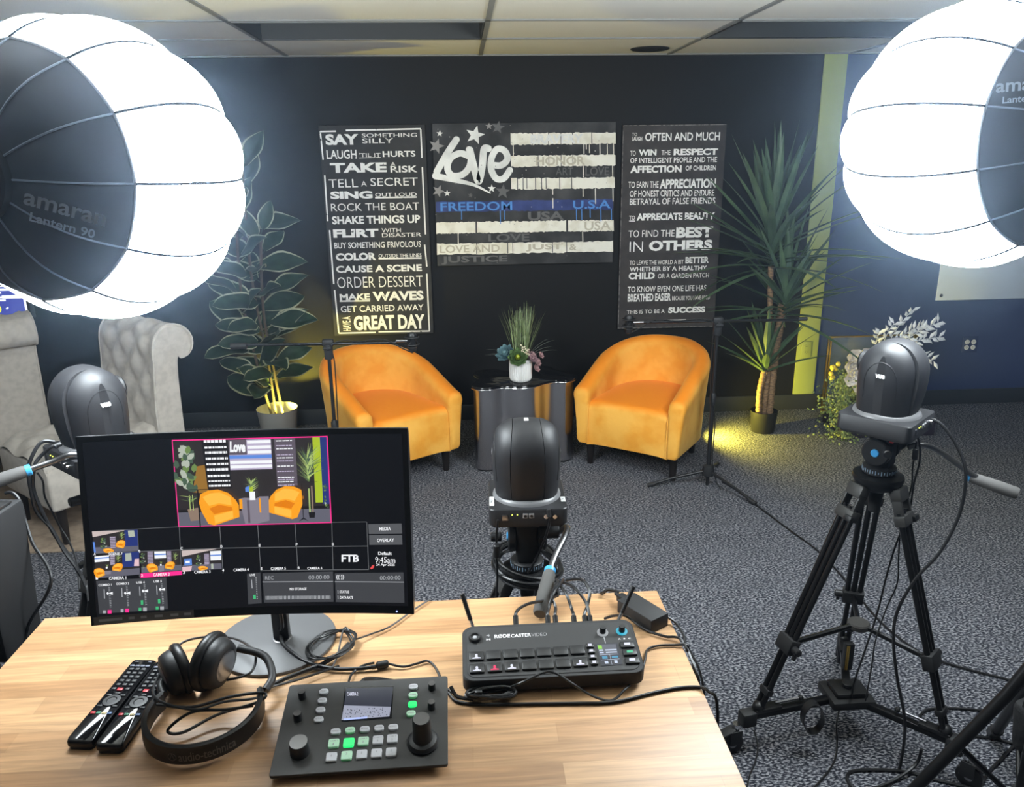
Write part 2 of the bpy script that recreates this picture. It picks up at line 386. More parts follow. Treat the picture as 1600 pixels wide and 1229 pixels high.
# ------------------------------------------------------------------ wall boards with lettering
def board_map(w, h, cx, cz, y):
    return lambda u, v, d=0: V((cx+(u-.5)*w, y-d, cz+(.5-v)*h))
def put(mb, fn, H, s, x0, x1, yt, yb, bold, mat, d=.0015, vert=False):
    ym = (yt+yb)/2; xm = (x0+x1)/2
    u0 = H(x0, ym)[0]; u1 = H(x1, ym)[0]; v0 = H(xm, yt)[1]; v1 = H(xm, yb)[1]
    if vert: mb.text(s, lambda x, y: fn(u0+(1-y)*(u1-u0), v1+x*(v0-v1), d), mat, bold)
    else: mb.text(s, lambda x, y: fn(u0+x*(u1-u0), v1+y*(v0-v1), d), mat, bold)
def bar(mb, fn, H, x0, y0, x1, y1, th, mat, d=.0015):
    a = V(H(x0, y0)); c = V(H(x1, y1)); dr = c-a
    hx = abs(dr.y) > abs(dr.x)
    o = V((th, 0)) if hx else V((0, th*.5))
    mb.poly([fn(*(a-o), d), fn(*(c-o), d), fn(*(c+o), d), fn(*(a+o), d)], mat)
TL = [('SAY', 100, 262, 92, 145, .045), ('SOMETHING', 278, 547, 93, 112, .006), ('SILLY', 280, 432, 116, 140, .006), ('LAUGH', 105, 252, 168, 212, .02), ("'TIL IT", 265, 370, 186, 206, 0), ('HURTS', 380, 540, 179, 208, .025),
 ('TAKE', 122, 400, 232, 280, .045), ('A', 420, 442, 233, 249, .02), ('RISK', 418, 550, 251, 284, .02), ('TELL', 115, 258, 311, 351, .0), ('A', 274, 302, 322, 348, 0), ('SECRET', 320, 552, 309, 348, .0),
 ('SING', 122, 330, 370, 408, .05), ('OUT LOUD', 343, 547, 382, 400, .006), ('ROCK THE BOAT', 125, 560, 430, 468, .0), ('SHAKE THINGS UP', 130, 565, 492, 532, .035), ('FLIRT', 135, 360, 557, 598, .05), ('WITH', 375, 470, 556, 576, .006), ('DISASTER', 377, 572, 580, 600, .006),
 ('BUY SOMETHING FRIVOLOUS', 140, 570, 622, 652, .012), ('COLOR', 147, 348, 675, 713, .05), ('OUTSIDE THE LINES', 360, 573, 683, 701, .006), ('CAUSE A SCENE', 148, 575, 738, 773, .035), ('ORDER DESSERT', 153, 580, 795, 850, -.006), ('MAKE', 165, 317, 880, 912, .035), ('WAVES', 330, 585, 870, 918, .045),
 ('GET CARRIED AWAY', 170, 585, 940, 972, .008), ('GREAT DAY', 235, 592, 990, 1065, .04)]
H = homog([(64, 48), (586, 54), (637, 1088), (138, 1094)])
PW, PH = .67, 1.352
t = thing('slogan_board', 'tall black board of slogans from SAY SOMETHING SILLY down to GREAT DAY', 'wall art', (-.543, WALL_Y-.0005, 1.314), 0, 'tall boards of white slogans')
f = MB(); f.box((0, -.0175, 0), (PW, .035, PH), K['board'], .003)
fn = board_map(PW, PH, 0, 0, -.035)
for (s, x0, x1, yt, yb, bo) in TL: put(f, fn, H, s, x0, x1, yt, yb, bo, K['ink'])
put(f, fn, H, 'HAVE A', 180, 220, 995, 1068, .015, K['ink'], vert=True)
for seg in ((75, 78, 152, 78), (200, 75, 565, 75), (75, 78, 88, 215), (95, 290, 108, 515), (117, 560, 136, 830), (140, 860, 160, 1080), (565, 78, 572, 215), (574, 260, 592, 590), (588, 640, 600, 750), (600, 785, 615, 1075), (160, 1080, 345, 1078), (360, 1076, 617, 1075), (265, 209, 370, 209), (343, 405, 547, 405), (360, 706, 573, 706), (165, 917, 317, 917)):
    th = .007
    bar(f, fn, H, *seg, th if seg[0] != 265 else .003, K['ink'])
f.build('canvas', t, smooth=0)
TR = [('TO', 150, 175, 88, 104, .0), ('LAUGH', 150, 200, 108, 128, .02), ('OFTEN AND MUCH', 215, 590, 88, 130, .02), ('TO', 140, 168, 178, 203, 0), ('WIN', 182, 272, 172, 203, .045), ('THE', 297, 342, 176, 201, .01), ('RESPECT', 358, 580, 170, 203, .045),
 ('OF INTELLIGENT PEOPLE AND THE', 140, 575, 213, 240, .015), ('AFFECTION', 140, 398, 253, 290, .045), ('OF CHILDREN', 418, 570, 255, 280, .02), ('TO EARN THE', 130, 282, 333, 366, .01), ('APPRECIATION', 288, 570, 322, 370, .04), ('OF HONEST CRITICS AND ENDURE', 137, 562, 378, 410, .012), ('BETRAYAL OF FALSE FRIENDS', 137, 567, 418, 450, .012),
 ('TO', 133, 163, 506, 527, .02), ('APPRECIATE BEAUTY', 172, 565, 493, 530, .045), ('TO FIND THE', 130, 362, 580, 615, .0), ('BEST', 370, 555, 565, 620, .05), ('IN', 135, 203, 638, 690, -.008), ('OTHERS', 233, 553, 632, 685, .05), ('TO LEAVE THE WORLD A BIT', 135, 408, 733, 755, .006), ('BETTER', 417, 535, 717, 750, .045), ('WHETHER BY A HEALTHY', 135, 525, 765, 788, .02), ('CHILD', 130, 262, 795, 830, .04), ('OR A GARDEN PATCH', 278, 535, 801, 825, .006),
 ('TO KNOW EVEN ONE LIFE HAS', 125, 522, 864, 893, .008), ('BREATHED EASIER', 125, 343, 903, 943, .03), ('BECAUSE YOU HAVE LIVED', 350, 540, 916, 937, .006), ('THIS IS TO BE A', 120, 312, 986, 1005, .006), ('SUCCESS', 330, 517, 972, 1003, .05)]
H = homog([(105, 48), (625, 48), (562, 1075), (73, 1085)])
PW, PH = .68, 1.338
t = thing('slogan_board', 'tall brown-black board ending in THIS IS TO BE A SUCCESS behind the spiky plant', 'wall art', (1.40, WALL_Y-.0005, 1.304), 0, 'tall boards of white slogans')
f = MB(); f.box((0, -.0175, 0), (PW, .035, PH), K['board_brown'], .003)
fn = board_map(PW, PH, 0, 0, -.035)
for (s, x0, x1, yt, yb, bo) in TR: put(f, fn, H, s, x0, x1, yt, yb, bo, K['ink'])
for seg in ((133, 533, 163, 533), (320, 1040, 420, 1038)): bar(f, fn, H, *seg, .004, K['ink'])
edge = P('scuffed_edge', (.25, .235, .23), .8, noise=((.05, .045, .045), 30, .45, .6))
for seg in ((75, 1080, 562, 1072), (106, 52, 76, 1080), (108, 51, 622, 51)): bar(f, fn, H, *seg, .003, edge)
f.build('canvas', t, smooth=0)

# painted flag canvas
FW, FH = 1.178, .90
H = homog([(72, 58), (1555, 58), (1510, 1195), (100, 1200)])
t = thing('flag_painting', 'black, white and blue graffiti flag canvas with Love and FREEDOM painted on it', 'painting', (.425, WALL_Y-.0005, 1.545))
cream = P('cream_paint', (.88, .85, .76), .7, noise=((.74, .70, .59), 11, .45, .62)); lovew = P('white_spray', (.90, .90, .88), .7, noise=((.66, .66, .65), 7, .45, .7))
char = P('charcoal_paint', (.022, .022, .024), .75, noise=((.07, .07, .075), 6, .42, .75)); navy = P('blue_stripe_paint', (.02, .035, .14), .7, noise=((.045, .07, .24), 7, .4, .65)); bluep = P('bright_blue_spray', (.07, .24, .62), .6)
gg = P('grey_stencil', (.13, .13, .135), .75); g2 = P('pale_grey_stencil', (.30, .29, .29), .75); tanp = P('tan_ghost', (.55, .50, .40), .75)
f = MB(); f.box((0, -.0175, 0), (FW, .035, FH), char, .003)
fb = board_map(FW, FH, 0, 0, -.035)
rnd = random.Random(3)
def pt(x, y, d): return fb(*H(x, y), d)
def ragged(x0, y0, x1, y1, mat, d, n=60, amp=5):
    top = [(x0+(x1-x0)*i/n, y0+rnd.uniform(-amp, amp)) for i in range(n+1)]; bot = [(x0+(x1-x0)*i/n, y1+rnd.uniform(-amp, amp)) for i in range(n+1)]
    f.add([pt(*p, d) for p in top]+[pt(*p, d) for p in bot], [(i, i+1, n+2+i, n+1+i) for i in range(n)], mat)
for (x0, x1, y0, y1) in ((700, 1550, 145, 237), (700, 1545, 325, 413), (700, 1537, 507, 595), (93, 408, 850, 940), (420, 1137, 850, 940), (1153, 1523, 852, 940), (97, 1515, 1022, 1108)): ragged(x0, y0, x1, y1, cream, .0008)
ragged(93, 683, 1520, 768, navy, .0008, amp=4)
for (x, y0, y1) in ((875, 145, 240), (920, 320, 413), (1005, 145, 413), (1105, 145, 413), (1200, 145, 413), (1355, 145, 237), (750, 507, 595), (795, 507, 595), (825, 507, 590), (895, 507, 590), (945, 507, 595), (980, 507, 595), (1090, 507, 595), (1188, 507, 595), (415, 1022, 1108), (665, 1022, 1108), (705, 1022, 1108), (1025, 1022, 1108), (1140, 1022, 1108)):
    ragged(x-3, y0-6, x+3, y1, char, .0012, 1, 1)
for (x, y0, y1, m) in ((720, 237, 325, cream), (1290, 237, 320, cream), (1420, 237, 320, cream), (1480, 237, 325, cream), (1530, 237, 330, cream), (1283, 413, 507, cream), (1520, 413, 700, cream), (1278, 595, 660, cream), (1378, 595, 720, cream), (1033, 595, 640, cream), (1033, 670, 750, cream), (268, 940, 1025, cream), (1270, 940, 1025, cream), (608, 760, 870, bluep), (643, 760, 835, bluep), (298, 760, 830, bluep), (1222, 760, 850, bluep), (1265, 760, 850, bluep), (1333, 760, 830, bluep), (1420, 760, 860, bluep), (1505, 760, 850, bluep), (1310, 240, 280, cream), (1335, 240, 310, cream)):
    ragged(x-3.5, y0, x+3.5, y1, m, .0016, 1, 1)
for (s, x0, x1, y0, y1, bo, m, d) in (('FREEDOM', 130, 705, 690, 762, .015, bluep, .0022), ('U.S.A', 1195, 1500, 690, 758, .02, bluep, .0022), ('USA', 830, 1120, 775, 845, .03, gg, .0011), ('JUSTICE', 130, 660, 1122, 1188, .03, gg, .0011), ('LOVE', 510, 840, 950, 1010, .02, gg, .0011), ('LOVE', 1300, 1490, 422, 492, .01, gg, .0011), ('BRAVERY', 860, 1285, 155, 230, .04, lovew, .0013), ('HONOR', 900, 1300, 335, 405, .03, tanp, .0013), ('USA', 1285, 1500, 860, 932, .02, tanp, .0013), ('LOVE AND', 120, 600, 1035, 1095, .02, tanp, .0013), ('JUST', 810, 1110, 1035, 1095, .03, tanp, .0013), ('&', 1160, 1220, 1040, 1090, .03, tanp, .0013), ('ART', 1060, 1200, 425, 485, .0, gg, .0011)):
    put(f, fb, H, s, x0, x1, y0, y1, bo, m, d)
def star(x, y, r, mat, rot=0, d=.001):
    pts = [pt(x, y, d)]+[pt(x+(r if k % 2 == 0 else r*.42)*math.sin(rot+k*PI/5), y-(r if k % 2 == 0 else r*.42)*math.cos(rot+k*PI/5), d) for k in range(10)]
    f.add(pts, [(0, k+1, (k+1) % 10+1) for k in range(10)], mat)
for a in ((415, 155, 80, lovew, .25), (133, 140, 28, lovew, .1), (105, 240, 65, g2, .3), (528, 85, 30, g2, 0), (600, 95, 55, gg, .2), (542, 585, 34, lovew, .05), (632, 610, 62, gg, .1), (115, 600, 52, g2, .4), (185, 618, 28, lovew, 0), (372, 637, 22, gg, .2)): star(*a)
def brush(pts, w, mat, d=.0028, n=8, taper=False):
    Q = spline([V((x, y, 0)) for x, y in pts], n); N = len(Q); L = []; R_ = []
    for i in range(N):
        tg = (Q[min(i+1, N-1)]-Q[max(i-1, 0)]).normalized(); nn = V((-tg.y, tg.x, 0)); ww = w*(1 if not taper else 1-.85*i/(N-1))
        L.append(pt(*(Q[i]+nn*ww).xy, d)); R_.append(pt(*(Q[i]-nn*ww).xy, d))
    f.add(L+R_, [(i, i+1, N+i+1, N+i) for i in range(N-1)], mat)
    for q, ww in ((Q[0], w), (Q[-1], w if not taper else w*.15)):
        c = [pt(q.x+ww*math.cos(a*PI/8), q.y+ww*math.sin(a*PI/8), d+.0001) for a in range(16)]; f.poly(c, mat)
brush([(265, 190), (190, 300), (105, 445)], 27, lovew, .0028)
brush([(95, 478), (250, 515), (400, 555), (530, 622)], 28, lovew, .0027, taper=True)
brush([(355, 320), (290, 300), (215, 340), (190, 420), (230, 478), (310, 470), (365, 410), (380, 330), (365, 270)], 26, lovew, .0030)
brush([(372, 275), (400, 400), (428, 510), (445, 515), (470, 400), (485, 270), (520, 265)], 28, lovew, .0032)
brush([(545, 395), (620, 400), (672, 350), (650, 285), (590, 270), (545, 340), (540, 430), (580, 505), (640, 505), (690, 440)], 26, lovew, .0034)
for k in range(130):
    x, y = rnd.uniform(90, 1500), rnd.uniform(80, 1180); r = rnd.uniform(1.5, 4)
    f.poly([pt(x+r*math.cos(a), y+r*math.sin(a), .0036) for a in (0, 1.05, 2.1, 3.15, 4.2, 5.25)], rnd.choice([lovew, g2, char, char]))
f.build('canvas', t, smooth=0)
# ------------------------------------------------------------------ marigold tub chairs
def tub_chair(loc, rz, label):
    t = thing('tub_chair', label, 'armchair', loc, rz, 'marigold velvet tub chairs')
    A, B0 = .345, .33                       # half width, half depth at the top
    def path(s):                            # s 0..1 round the U, front left -> back -> front right
        L1 = .30; Lc = PI*.5*(A+.33); tot = 2*L1+Lc; d = s*tot
        if d < L1: return V((-A, -B0+d, 0)), V((-1, 0, 0))
        if d > L1+Lc: return V((A, -B0+L1-(d-L1-Lc), 0)), V((1, 0, 0))
        a = PI*(d-L1)/Lc
        n = V((-math.cos(a)/A, math.sin(a)/.36, 0)).normalized()
        return V((-A*math.cos(a), -B0+L1+.36*math.sin(a), 0)), n
    def hgt(s):
        k = min(s, 1-s)*2                   # 0 front .. 1 back centre
        h = .50+.210*(1-(1-min(1, k/.92))**2.0)**1.25
        return h
    zb = .15
    def sec(s, j):
        p, n = path(s); h = hgt(s); th = .098
        k = min(s, 1-s)*2; flare = .0+.045*1
        pr = [(.0-flare, zb), (.006-flare*.75, zb+.02), (.0-flare*.45, zb+(h-zb)*.4), (.0-flare*.1, zb+(h-zb)*.78), (.002, h-.045), (-.006, h-.018), (-.028, h-.003), (-.055, h), (-.082, h-.008), (-.098, h-.03), (-.102, h-.07), (-.10, .44), (-.10, .36), (-.10, .30)]
        o, z = pr[j]
        return p+n*o+V((0, 0, z))
    NS, NJ = 56, 13
    f = MB()
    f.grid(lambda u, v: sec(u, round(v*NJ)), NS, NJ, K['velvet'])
    for s_, sg in ((0, 1), (1, -1)):        # rounded front of each arm
        ring = [sec(s_, j) for j in range(14)]+[sec(s_, 13)*1]
        ring = [sec(s_, j) for j in range(14)]; ring.append(V((ring[-1].x, ring[-1].y, zb)))
        cen = V((sum(p.x for p in ring)/len(ring), ring[0].y, sum(p.z for p in ring)/len(ring)))
        lay = []
        for k, (sc, dy) in enumerate(((1, 0), (.97, -.014), (.86, -.026), (.6, -.03))):
            lay.append([V((cen.x+(p.x-cen.x)*sc, p.y+dy, cen.z+(p.z-cen.z)*(sc if p.z > cen.z else 1-(1-sc)*.15))) for p in ring])
        n = len(ring); vs_ = [p for l in lay for p in l]
        fs = [(i*n+k, i*n+(k+1) % n, (i+1)*n+(k+1) % n, (i+1)*n+k) for i in range(3) for k in range(n)]+[tuple(3*n+k for k in range(n))]
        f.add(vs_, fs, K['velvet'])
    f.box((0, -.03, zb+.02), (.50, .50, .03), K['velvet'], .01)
    f.build('tub_shell', t, smooth=60)
    f = MB()
    def seat(u, v):                         # waterfall seat: top runs back, front drops to the rail
        x = (u-.5)*2
        if v < .3:
            k = v/.3; z = .157+k*(.372-.157); y = -B0-.018+.006*k-.012*(1-x*x)*math.sin(k*PI)
        elif v < .5:
            k = (v-.3)/.2; a = k*PI/2; z = .372+.05*math.sin(a); y = -B0-.012+.05*(1-math.cos(a))
        else:
            k = (v-.5)/.5; y = -B0+.038+k*.56; z = .422+.022*math.sin(k*PI)*(1-x*x)
        hw = .252
        if y > 0: hw = max(.02, min(hw, .252*math.sqrt(max(0, 1-((y)/.30)**2.4))))
        zz = z-.012*abs(x)**6
        return V((x*hw, min(y, .285), zz))
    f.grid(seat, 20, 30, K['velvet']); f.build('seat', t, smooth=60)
    f = MB()
    for sx in (-1, 1):
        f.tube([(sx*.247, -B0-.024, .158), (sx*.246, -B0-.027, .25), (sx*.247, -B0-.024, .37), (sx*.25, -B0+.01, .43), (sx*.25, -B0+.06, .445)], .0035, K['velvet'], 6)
    f.build('piping', t)
    for sx in (-1, 1):
        for y in (-.275, .20):
            f = MB(); f.lathe([(.017, 0), (.019, .004), (.028, zb+.012)], K['dark_wood'], 14, (sx*(.262 if y < 0 else .205), y, 0)); f.build('leg', t)
tub_chair((-.505, 4.47, 0), math.radians(35.3), 'marigold velvet tub chair left of the mirrored table, partly behind the monitor')
tub_chair((1.115, 4.50, 0), math.radians(-35.7), 'marigold velvet tub chair right of the mirrored table, in front of the spiky plant')

# ------------------------------------------------------------------ mirrored side table
t = thing('side_table', 'cloud-shaped side table with mirrored sides and a black glass top', 'side table', (.335, 4.56, 0))
outl = [(-.305, -.165), (-.27, -.215), (-.20, -.225), (-.12, -.195), (-.03, -.215), (.06, -.195), (.14, -.13), (.20, -.105), (.26, -.115), (.315, -.07), (.325, .0), (.28, .07), (.225, .13), (.20, .20), (.13, .24), (.06, .215), (.0, .16), (-.08, .14), (-.16, .19), (-.25, .17), (-.285, .09), (-.255, .0), (-.285, -.09)]
sm = [(p.x, p.y) for p in spline([(x, y, 0) for x, y in outl], 7, True)]
f = MB(); f.prism([(x*.965, y*.965) for x, y in sm], .012, .505, K['gun']); f.build('mirrored_body', t, smooth=50)
f = MB(); f.prism([(x*.93, y*.93) for x, y in sm], 0, .012, K['black']); f.build('plinth', t, smooth=50)
f = MB(); f.prism(sm, .506, .522, K['gloss'], bev=.003); f.build('glass_top', t, smooth=50)
f = MB(); f.tube([(x*1.002, y*1.002, .5075) for x, y in sm], .003, K['chrome'], 6, closed=True); f.build('rim', t, smooth=60)

# ------------------------------------------------------------------ succulent planter on the table
rnd = random.Random(11)
TX, TY, TZ = .325, 4.475, .522
t = thing('succulent_planter', 'white ribbed pot of grass and succulents on the mirrored table', 'potted plant', (TX, TY, TZ))
ceramic = P('white_ceramic', (.80, .79, .77), .45)
def ribpot(u, v):
    a = 2*PI*u; pr = [(.05, 0), (.058, .004), (.064, .02), (.066, .07), (.066, .128), (.064, .133), (.060, .131), (.058, .10)]
    x = v*(len(pr)-1); i = min(int(x), len(pr)-2); k = x-i; r = pr[i][0]*(1-k)+pr[i+1][0]*k; z = pr[i][1]*(1-k)+pr[i+1][1]*k
    if .01 < z < .13 and v < .62: r += .0022*math.cos(a*32)
    return V((r*math.cos(a), r*math.sin(a), z))
f = MB(); f.grid(ribpot, 192, 14, ceramic, cu=True); f.lathe([(.059, .112), (0, .116)], K['soil'], 20); f.build('pot', t, smooth=50)
def blade(f, base, d, L, w, droop, mat, n=6, fold=.25, side=None):
    d = V(d).normalized(); side = (side or d.cross(V((0, 0, 1)))); side = side.normalized() if side.length > .01 else V((1, 0, 0))
    up = side.cross(d).normalized(); a, c, e = [], [], []
    for i in range(n+1):
        k = i/n; p = V(base)+d*(L*k)-V((0, 0, droop*L*k*k)); ww = w*(.55+.45*min(1, k*3))*(1-k**2.2)**.9+.0004
        a.append(p-side*ww+up*ww*fold); c.append(p); e.append(p+side*ww+up*ww*fold)
    f.add(a+c+e, [(i, i+1, n+2+i, n+1+i) for i in range(n)]+[(n+1+i, n+2+i, 2*n+3+i, 2*n+2+i) for i in range(n)], mat)
gr1 = P('pale_grass', (.30, .36, .20), .5, noise=((.20, .27, .11), 40, .4, .6)); gr2 = P('grey_grass', (.30, .34, .30), .5)
f = MB()
for i in range(120):
    a = rnd.uniform(0, 2*PI); sp = rnd.random()**.7*.40; d = V((math.cos(a)*sp*1.05, math.sin(a)*sp*.6, 1)); L = rnd.uniform(.24, .375)
    blade(f, (rnd.uniform(-.035, .04), rnd.uniform(-.02, .03), .11), d, L, .0024, sp*.35, gr1, 5)
for d, L in (((1.0, 0, .62), .22), ((1.0, .1, .85), .20), ((-1, 0, .5), .19), ((-1, .1, .75), .21), ((-1, .0, .62), .17), ((.7, 0, 1), .23), ((.8, .0, .9), .25), ((-.85, .1, .42), .2)):
    blade(f, (.03 if d[0] > 0 else -.03, 0, .13), d, L, .0016, .32, gr2, 8)
f.build('grass', t, smooth=0)
def rosette(name, c, R, mat, core, tilt, n=5, per=8):
    f = MB(); Rm = M.Rotation(tilt[0], 3, 'X') @ M.Rotation(tilt[1], 3, 'Y')
    for k in range(n):
        kk = k/(n-1); el = math.radians(8+72*kk); L = R*(1-.52*kk)
        for j in range(per):
            a = 2*PI*(j+.5*(k % 2))/per; d = V((math.cos(a)*math.cos(el), math.sin(a)*math.cos(el), math.sin(el))); s = V((-math.sin(a), math.cos(a), 0)); u = d.cross(s)
            m = core if kk > .55 else mat
            def pet(p, q, d=d, s=s, u=u, L=L):
                w = L*.44*math.sin(PI*min(.98, .16+.84*p))**.7; x = (q-.5)*2
                return V(c)+Rm @ (d*(L*p)+s*(w*x)-u*(.18*L*(1-x*x)*math.sin(PI*p))-u*(-.25*L*p*p))
            f.grid(pet, 5, 4, m)
    f.ball(Rm @ V((0, 0, R*.35))+V(c), R*.22, core, 10, 6)
    return f
rosette('r', (-.085, -.02, .165), .062, P('blue_succulent', (.12, .22, .25), .5), P('blue_succulent_core', (.17, .30, .32), .5), (.7, -.5)).build('blue_rosette', t, smooth=60)
rosette('r', (-.02, -.06, .15), .062, P('green_succulent', (.10, .17, .06), .5), P('lime_succulent', (.36, .42, .03), .45), (.95, -.05)).build('green_rosette', t, smooth=60)
rosette('r', (.062, -.045, .145), .038, P('mauve_succulent', (.28, .17, .20), .5), P('mauve_succulent_core', (.36, .22, .25), .5), (.8, .6), 4, 7).build('mauve_rosette', t, smooth=60)
mv = P('mauve_bead', (.40, .24, .25), .5); f = MB()
for (c, r) in (((.092, -.05, .12), .030), ((.085, -.058, .085), .028), ((.115, -.03, .155), .024)):
    q = rosette('r', c, r, mv, mv, (.7, .8), 3, 6); f.add(q.v, q.f, mv)
f.build('trailing_rosettes', t, smooth=60)
ivb = P('ivory_bud', (.62, .56, .40), .6); f = MB()
for i in range(70):
    x = rnd.uniform(.0, .085); f.ball((x, -.055+rnd.uniform(-.015, .015), .205-.7*x+rnd.uniform(-.02, .025)), rnd.uniform(.0035, .006), ivb if x < .045 else mv, 6, 4)
f.build('buds', t, smooth=60)

# ------------------------------------------------------------------ boom microphone stands
def mic_stand(loc, label, left_mic, boomL, boomR, H, feet, cat='microphone stand'):
    t = thing('microphone_stand', label, cat, loc, 0, 'boom microphone stands')
    f = MB(); f.cyl((0, 0, .06), (0, 0, H*.55), .0125, K['black'], n=14); f.build('base_tube', t)
    f = MB(); f.cyl((0, 0, H*.53), (0, 0, H-.03), .009, K['black'], n=14); f.build('upper_tube', t)
    f = MB(); f.lathe([(.013, H*.50), (.018, H*.51), (.018, H*.56), (.012, H*.575)], K['matte'], 18); f.build('height_clutch', t)
    f = MB()
    f.box((0, 0, H-.045), (.04, .036, .075), K['matte'], .008); f.box((0, 0, H), (.055, .034, .036), K['matte'], .008)
    f.cyl((0, -.03, H-.02), (0, .03, H-.02), .014, K['matte'], n=16, bev=.003); f.box((0, -.034, H-.02), (.04, .010, .012), K['matte'], .003); f.build('boom_clutch', t)
    f = MB(); f.tube([(-boomL, 0, H), (boomR, 0, H-.008)], .0075, K['alu'], 10); f.build('boom_arm', t)
    f = MB(); f.lathe([(.02, .055), (.032, .06), (.036, .085), (.03, .115), (.014, .125)], K['matte'], 18); f.build('leg_hub', t)
    f = MB(); f.cyl((0, 0, .0), (0, 0, .07), .009, K['black'], n=12); f.build('centre_foot', t)
    for a, L in feet:
        d = V((math.cos(a), math.sin(a), 0)); f = MB()
        f.tube([d*.02+V((0, 0, .085)), d*L*.6+V((0, 0, .05)), d*L+V((0, 0, .014))], .0085, K['black'], 10); lg = f.build('leg', t)
        f = MB(); f.tube([d*(L-.03)+V((0, 0, .018)), d*(L+.012)+V((0, 0, .012))], .012, K['matte'], 10); o = f.build('rubber_foot', lg)
    e = -1 if left_mic else 1; xe = (-boomL if left_mic else boomR)
    f = MB(); f.tube([(-xe*.0+(boomR if left_mic else -boomL), 0, H-.004), ((boomR-.05) if left_mic else -boomL+.075, 0, H-.004)], .0105 if left_mic else .016, K['matte'], 12); f.build('counterweight', t)
    # microphone in its shock mount, hung at the boom's end: a thing of its own
    mt = thing('microphone', 'black microphone in a shock mount in front of the '+('board ending in SUCCESS' if left_mic else 'left tub chair, below GREAT DAY'), 'microphone', (loc[0]+xe, loc[1], loc[2]+H), 0, 'studio microphones')
    f = MB(); f.cyl((e*.0, 0, 0), (e*.055, 0, -.0), .007, K['steel'], n=10); f.build('thread_adaptor', mt)
    f = MB()
    for r_, z in ((.034, .018), (.034, -.018)):
        f.tube([(e*.078+r_*math.cos(2*PI*k/20), r_*math.sin(2*PI*k/20), z) for k in range(20)], .0035, K['matte'], 6, closed=True)
    for k in range(6):
        a = 2*PI*k/6; f.tube([(e*.078+.034*math.cos(a), .034*math.sin(a), .018), (e*.078+.021*math.cos(a+.4), .021*math.sin(a+.4), 0), (e*.078+.034*math.cos(a), .034*math.sin(a), -.018)], .0014, K['rubber'], 5)
    f.build('shock_mount', mt)
    f = MB(); f.lathe([(.008, -.058), (.018, -.054), (.021, -.040), (.021, .008), (.024, .014), (.024, .030), (.018, .040), (0, .042)], K['black'], 20, (e*.078, 0, 0)); f.build('body', mt)
    f = MB(); f.lathe([(.0205, -.036), (.0235, -.034), (.0235, -.030), (.0205, -.028)], K['steel'], 20, (e*.078, 0, 0)); f.build('trim_ring', mt)
    cbl = MB(); zz = H
    pts = [(xe+e*.078, 0, H-.062), (xe+e*.03, -.012, H-.035), (xe-e*.06, -.012, H+.012), (xe-e*.18, -.012, H+.004), (xe*.25, -.014, H+.013), (xe*.06, -.03, H-.01), (.03*e, -.03, H-.10), (.022*e, -.02, H*.6), (.016, -.012, H*.4), (.014, -.016, .16), (.03, -.05, .05), (.05, -.09, .006)]
    cbl.tube(spline([V(p)+V(loc) for p in pts], 6), .0032, K['rubber'], 6)
    tag(cbl.build('microphone_cable'), 'black microphone cable clipped along the '+('right' if left_mic else 'left')+' boom stand', 'cable', 'microphone cables')
    return t
mic_stand((1.346, 4.04, 0), 'black boom microphone stand with tripod feet at the right-hand tub chair', True, .40, .485, .945, [(math.radians(180), .33), (math.radians(-60), .33), (math.radians(62), .30)])
mic_stand((-.665, 3.80, 0), 'black boom microphone stand rising behind the monitor at the left-hand tub chair', False, .465, .33, .933, [(math.radians(200), .32), (math.radians(-60), .32), (math.radians(70), .25)])

# ------------------------------------------------------------------ rubber plant, lit from inside its pot
rnd = random.Random(21)
RX, RY = -1.225, 4.95
t = thing('rubber_plant', 'tall variegated rubber plant in a pale glowing pot left of the slogan boards', 'potted plant', (RX, RY, 0))
pot = P('pale_planter', (.36, .35, .32), .7)
f = MB(); f.lathe([(.098, 0), (.102, .004), (.128, .245), (.131, .25), (.127, .25), (.118, .17), (.116, .165)], pot, 40); f.build('pot', t, smooth=45)
f = MB(); f.lathe([(.116, .165), (0, .17)], K['soil'], 24); f.build('soil', t)
lamp_shell = P('lamp_lens', (.9, .85, .3), .4, emit=((1, .85, .12), 6))
K['bark'] = P('bark', (.06, .045, .03), .8)
stems = [[(-.01, .0, .17), (-.03, .0, .6), (-.075, .01, 1.1), (-.06, 0, 1.72)], [(-.04, .02, .17), (-.085, .01, .45), (-.15, .02, .95), (-.13, .02, 1.5)], [(.035, .01, .17), (.0, .0, .55), (-.02, -.01, .9), (.01, -.01, 1.35)]]
for st in stems:
    f = MB(); f.tube(spline(st, 8), .0085, K['bark'], 8); f.build('stem', t)
def oval(f, base, d, up, L, Wd, cup, mats):
    d = V(d).normalized(); s = d.cross(V(up)); s = s.normalized() if s.length > .01 else V((1, 0, 0)); n = s.cross(d)
    nu, nv = 9, 8
    def g(p, q):
        x = (-1, -.84, -.55, -.25, 0, .25, .55, .84, 1)[round(q*8)]; w = Wd*math.sin(PI*min(1, .03+p*.97))**.62*(1-.18*p); k = p*L
        return V(base)+d*(k)+s*(w*x)+n*(cup*abs(x)*w*1.0-.20*L*p*p+.01*math.sin(9*p)*x)
    o = len(f.v)
    vs_ = [g(i/nu, j/nv) for i in range(nu+1) for j in range(nv+1)]
    fi, fo = [], []
    for i in range(nu):
        for j in range(nv):
            (fo if j in (0, nv-1) else fi).append((i*(nv+1)+j, (i+1)*(nv+1)+j, (i+1)*(nv+1)+j+1, i*(nv+1)+j+1))
    f.add(vs_, fi, mats[0]); f.add(vs_, fo, mats[1])
f = MB()
ang = 0
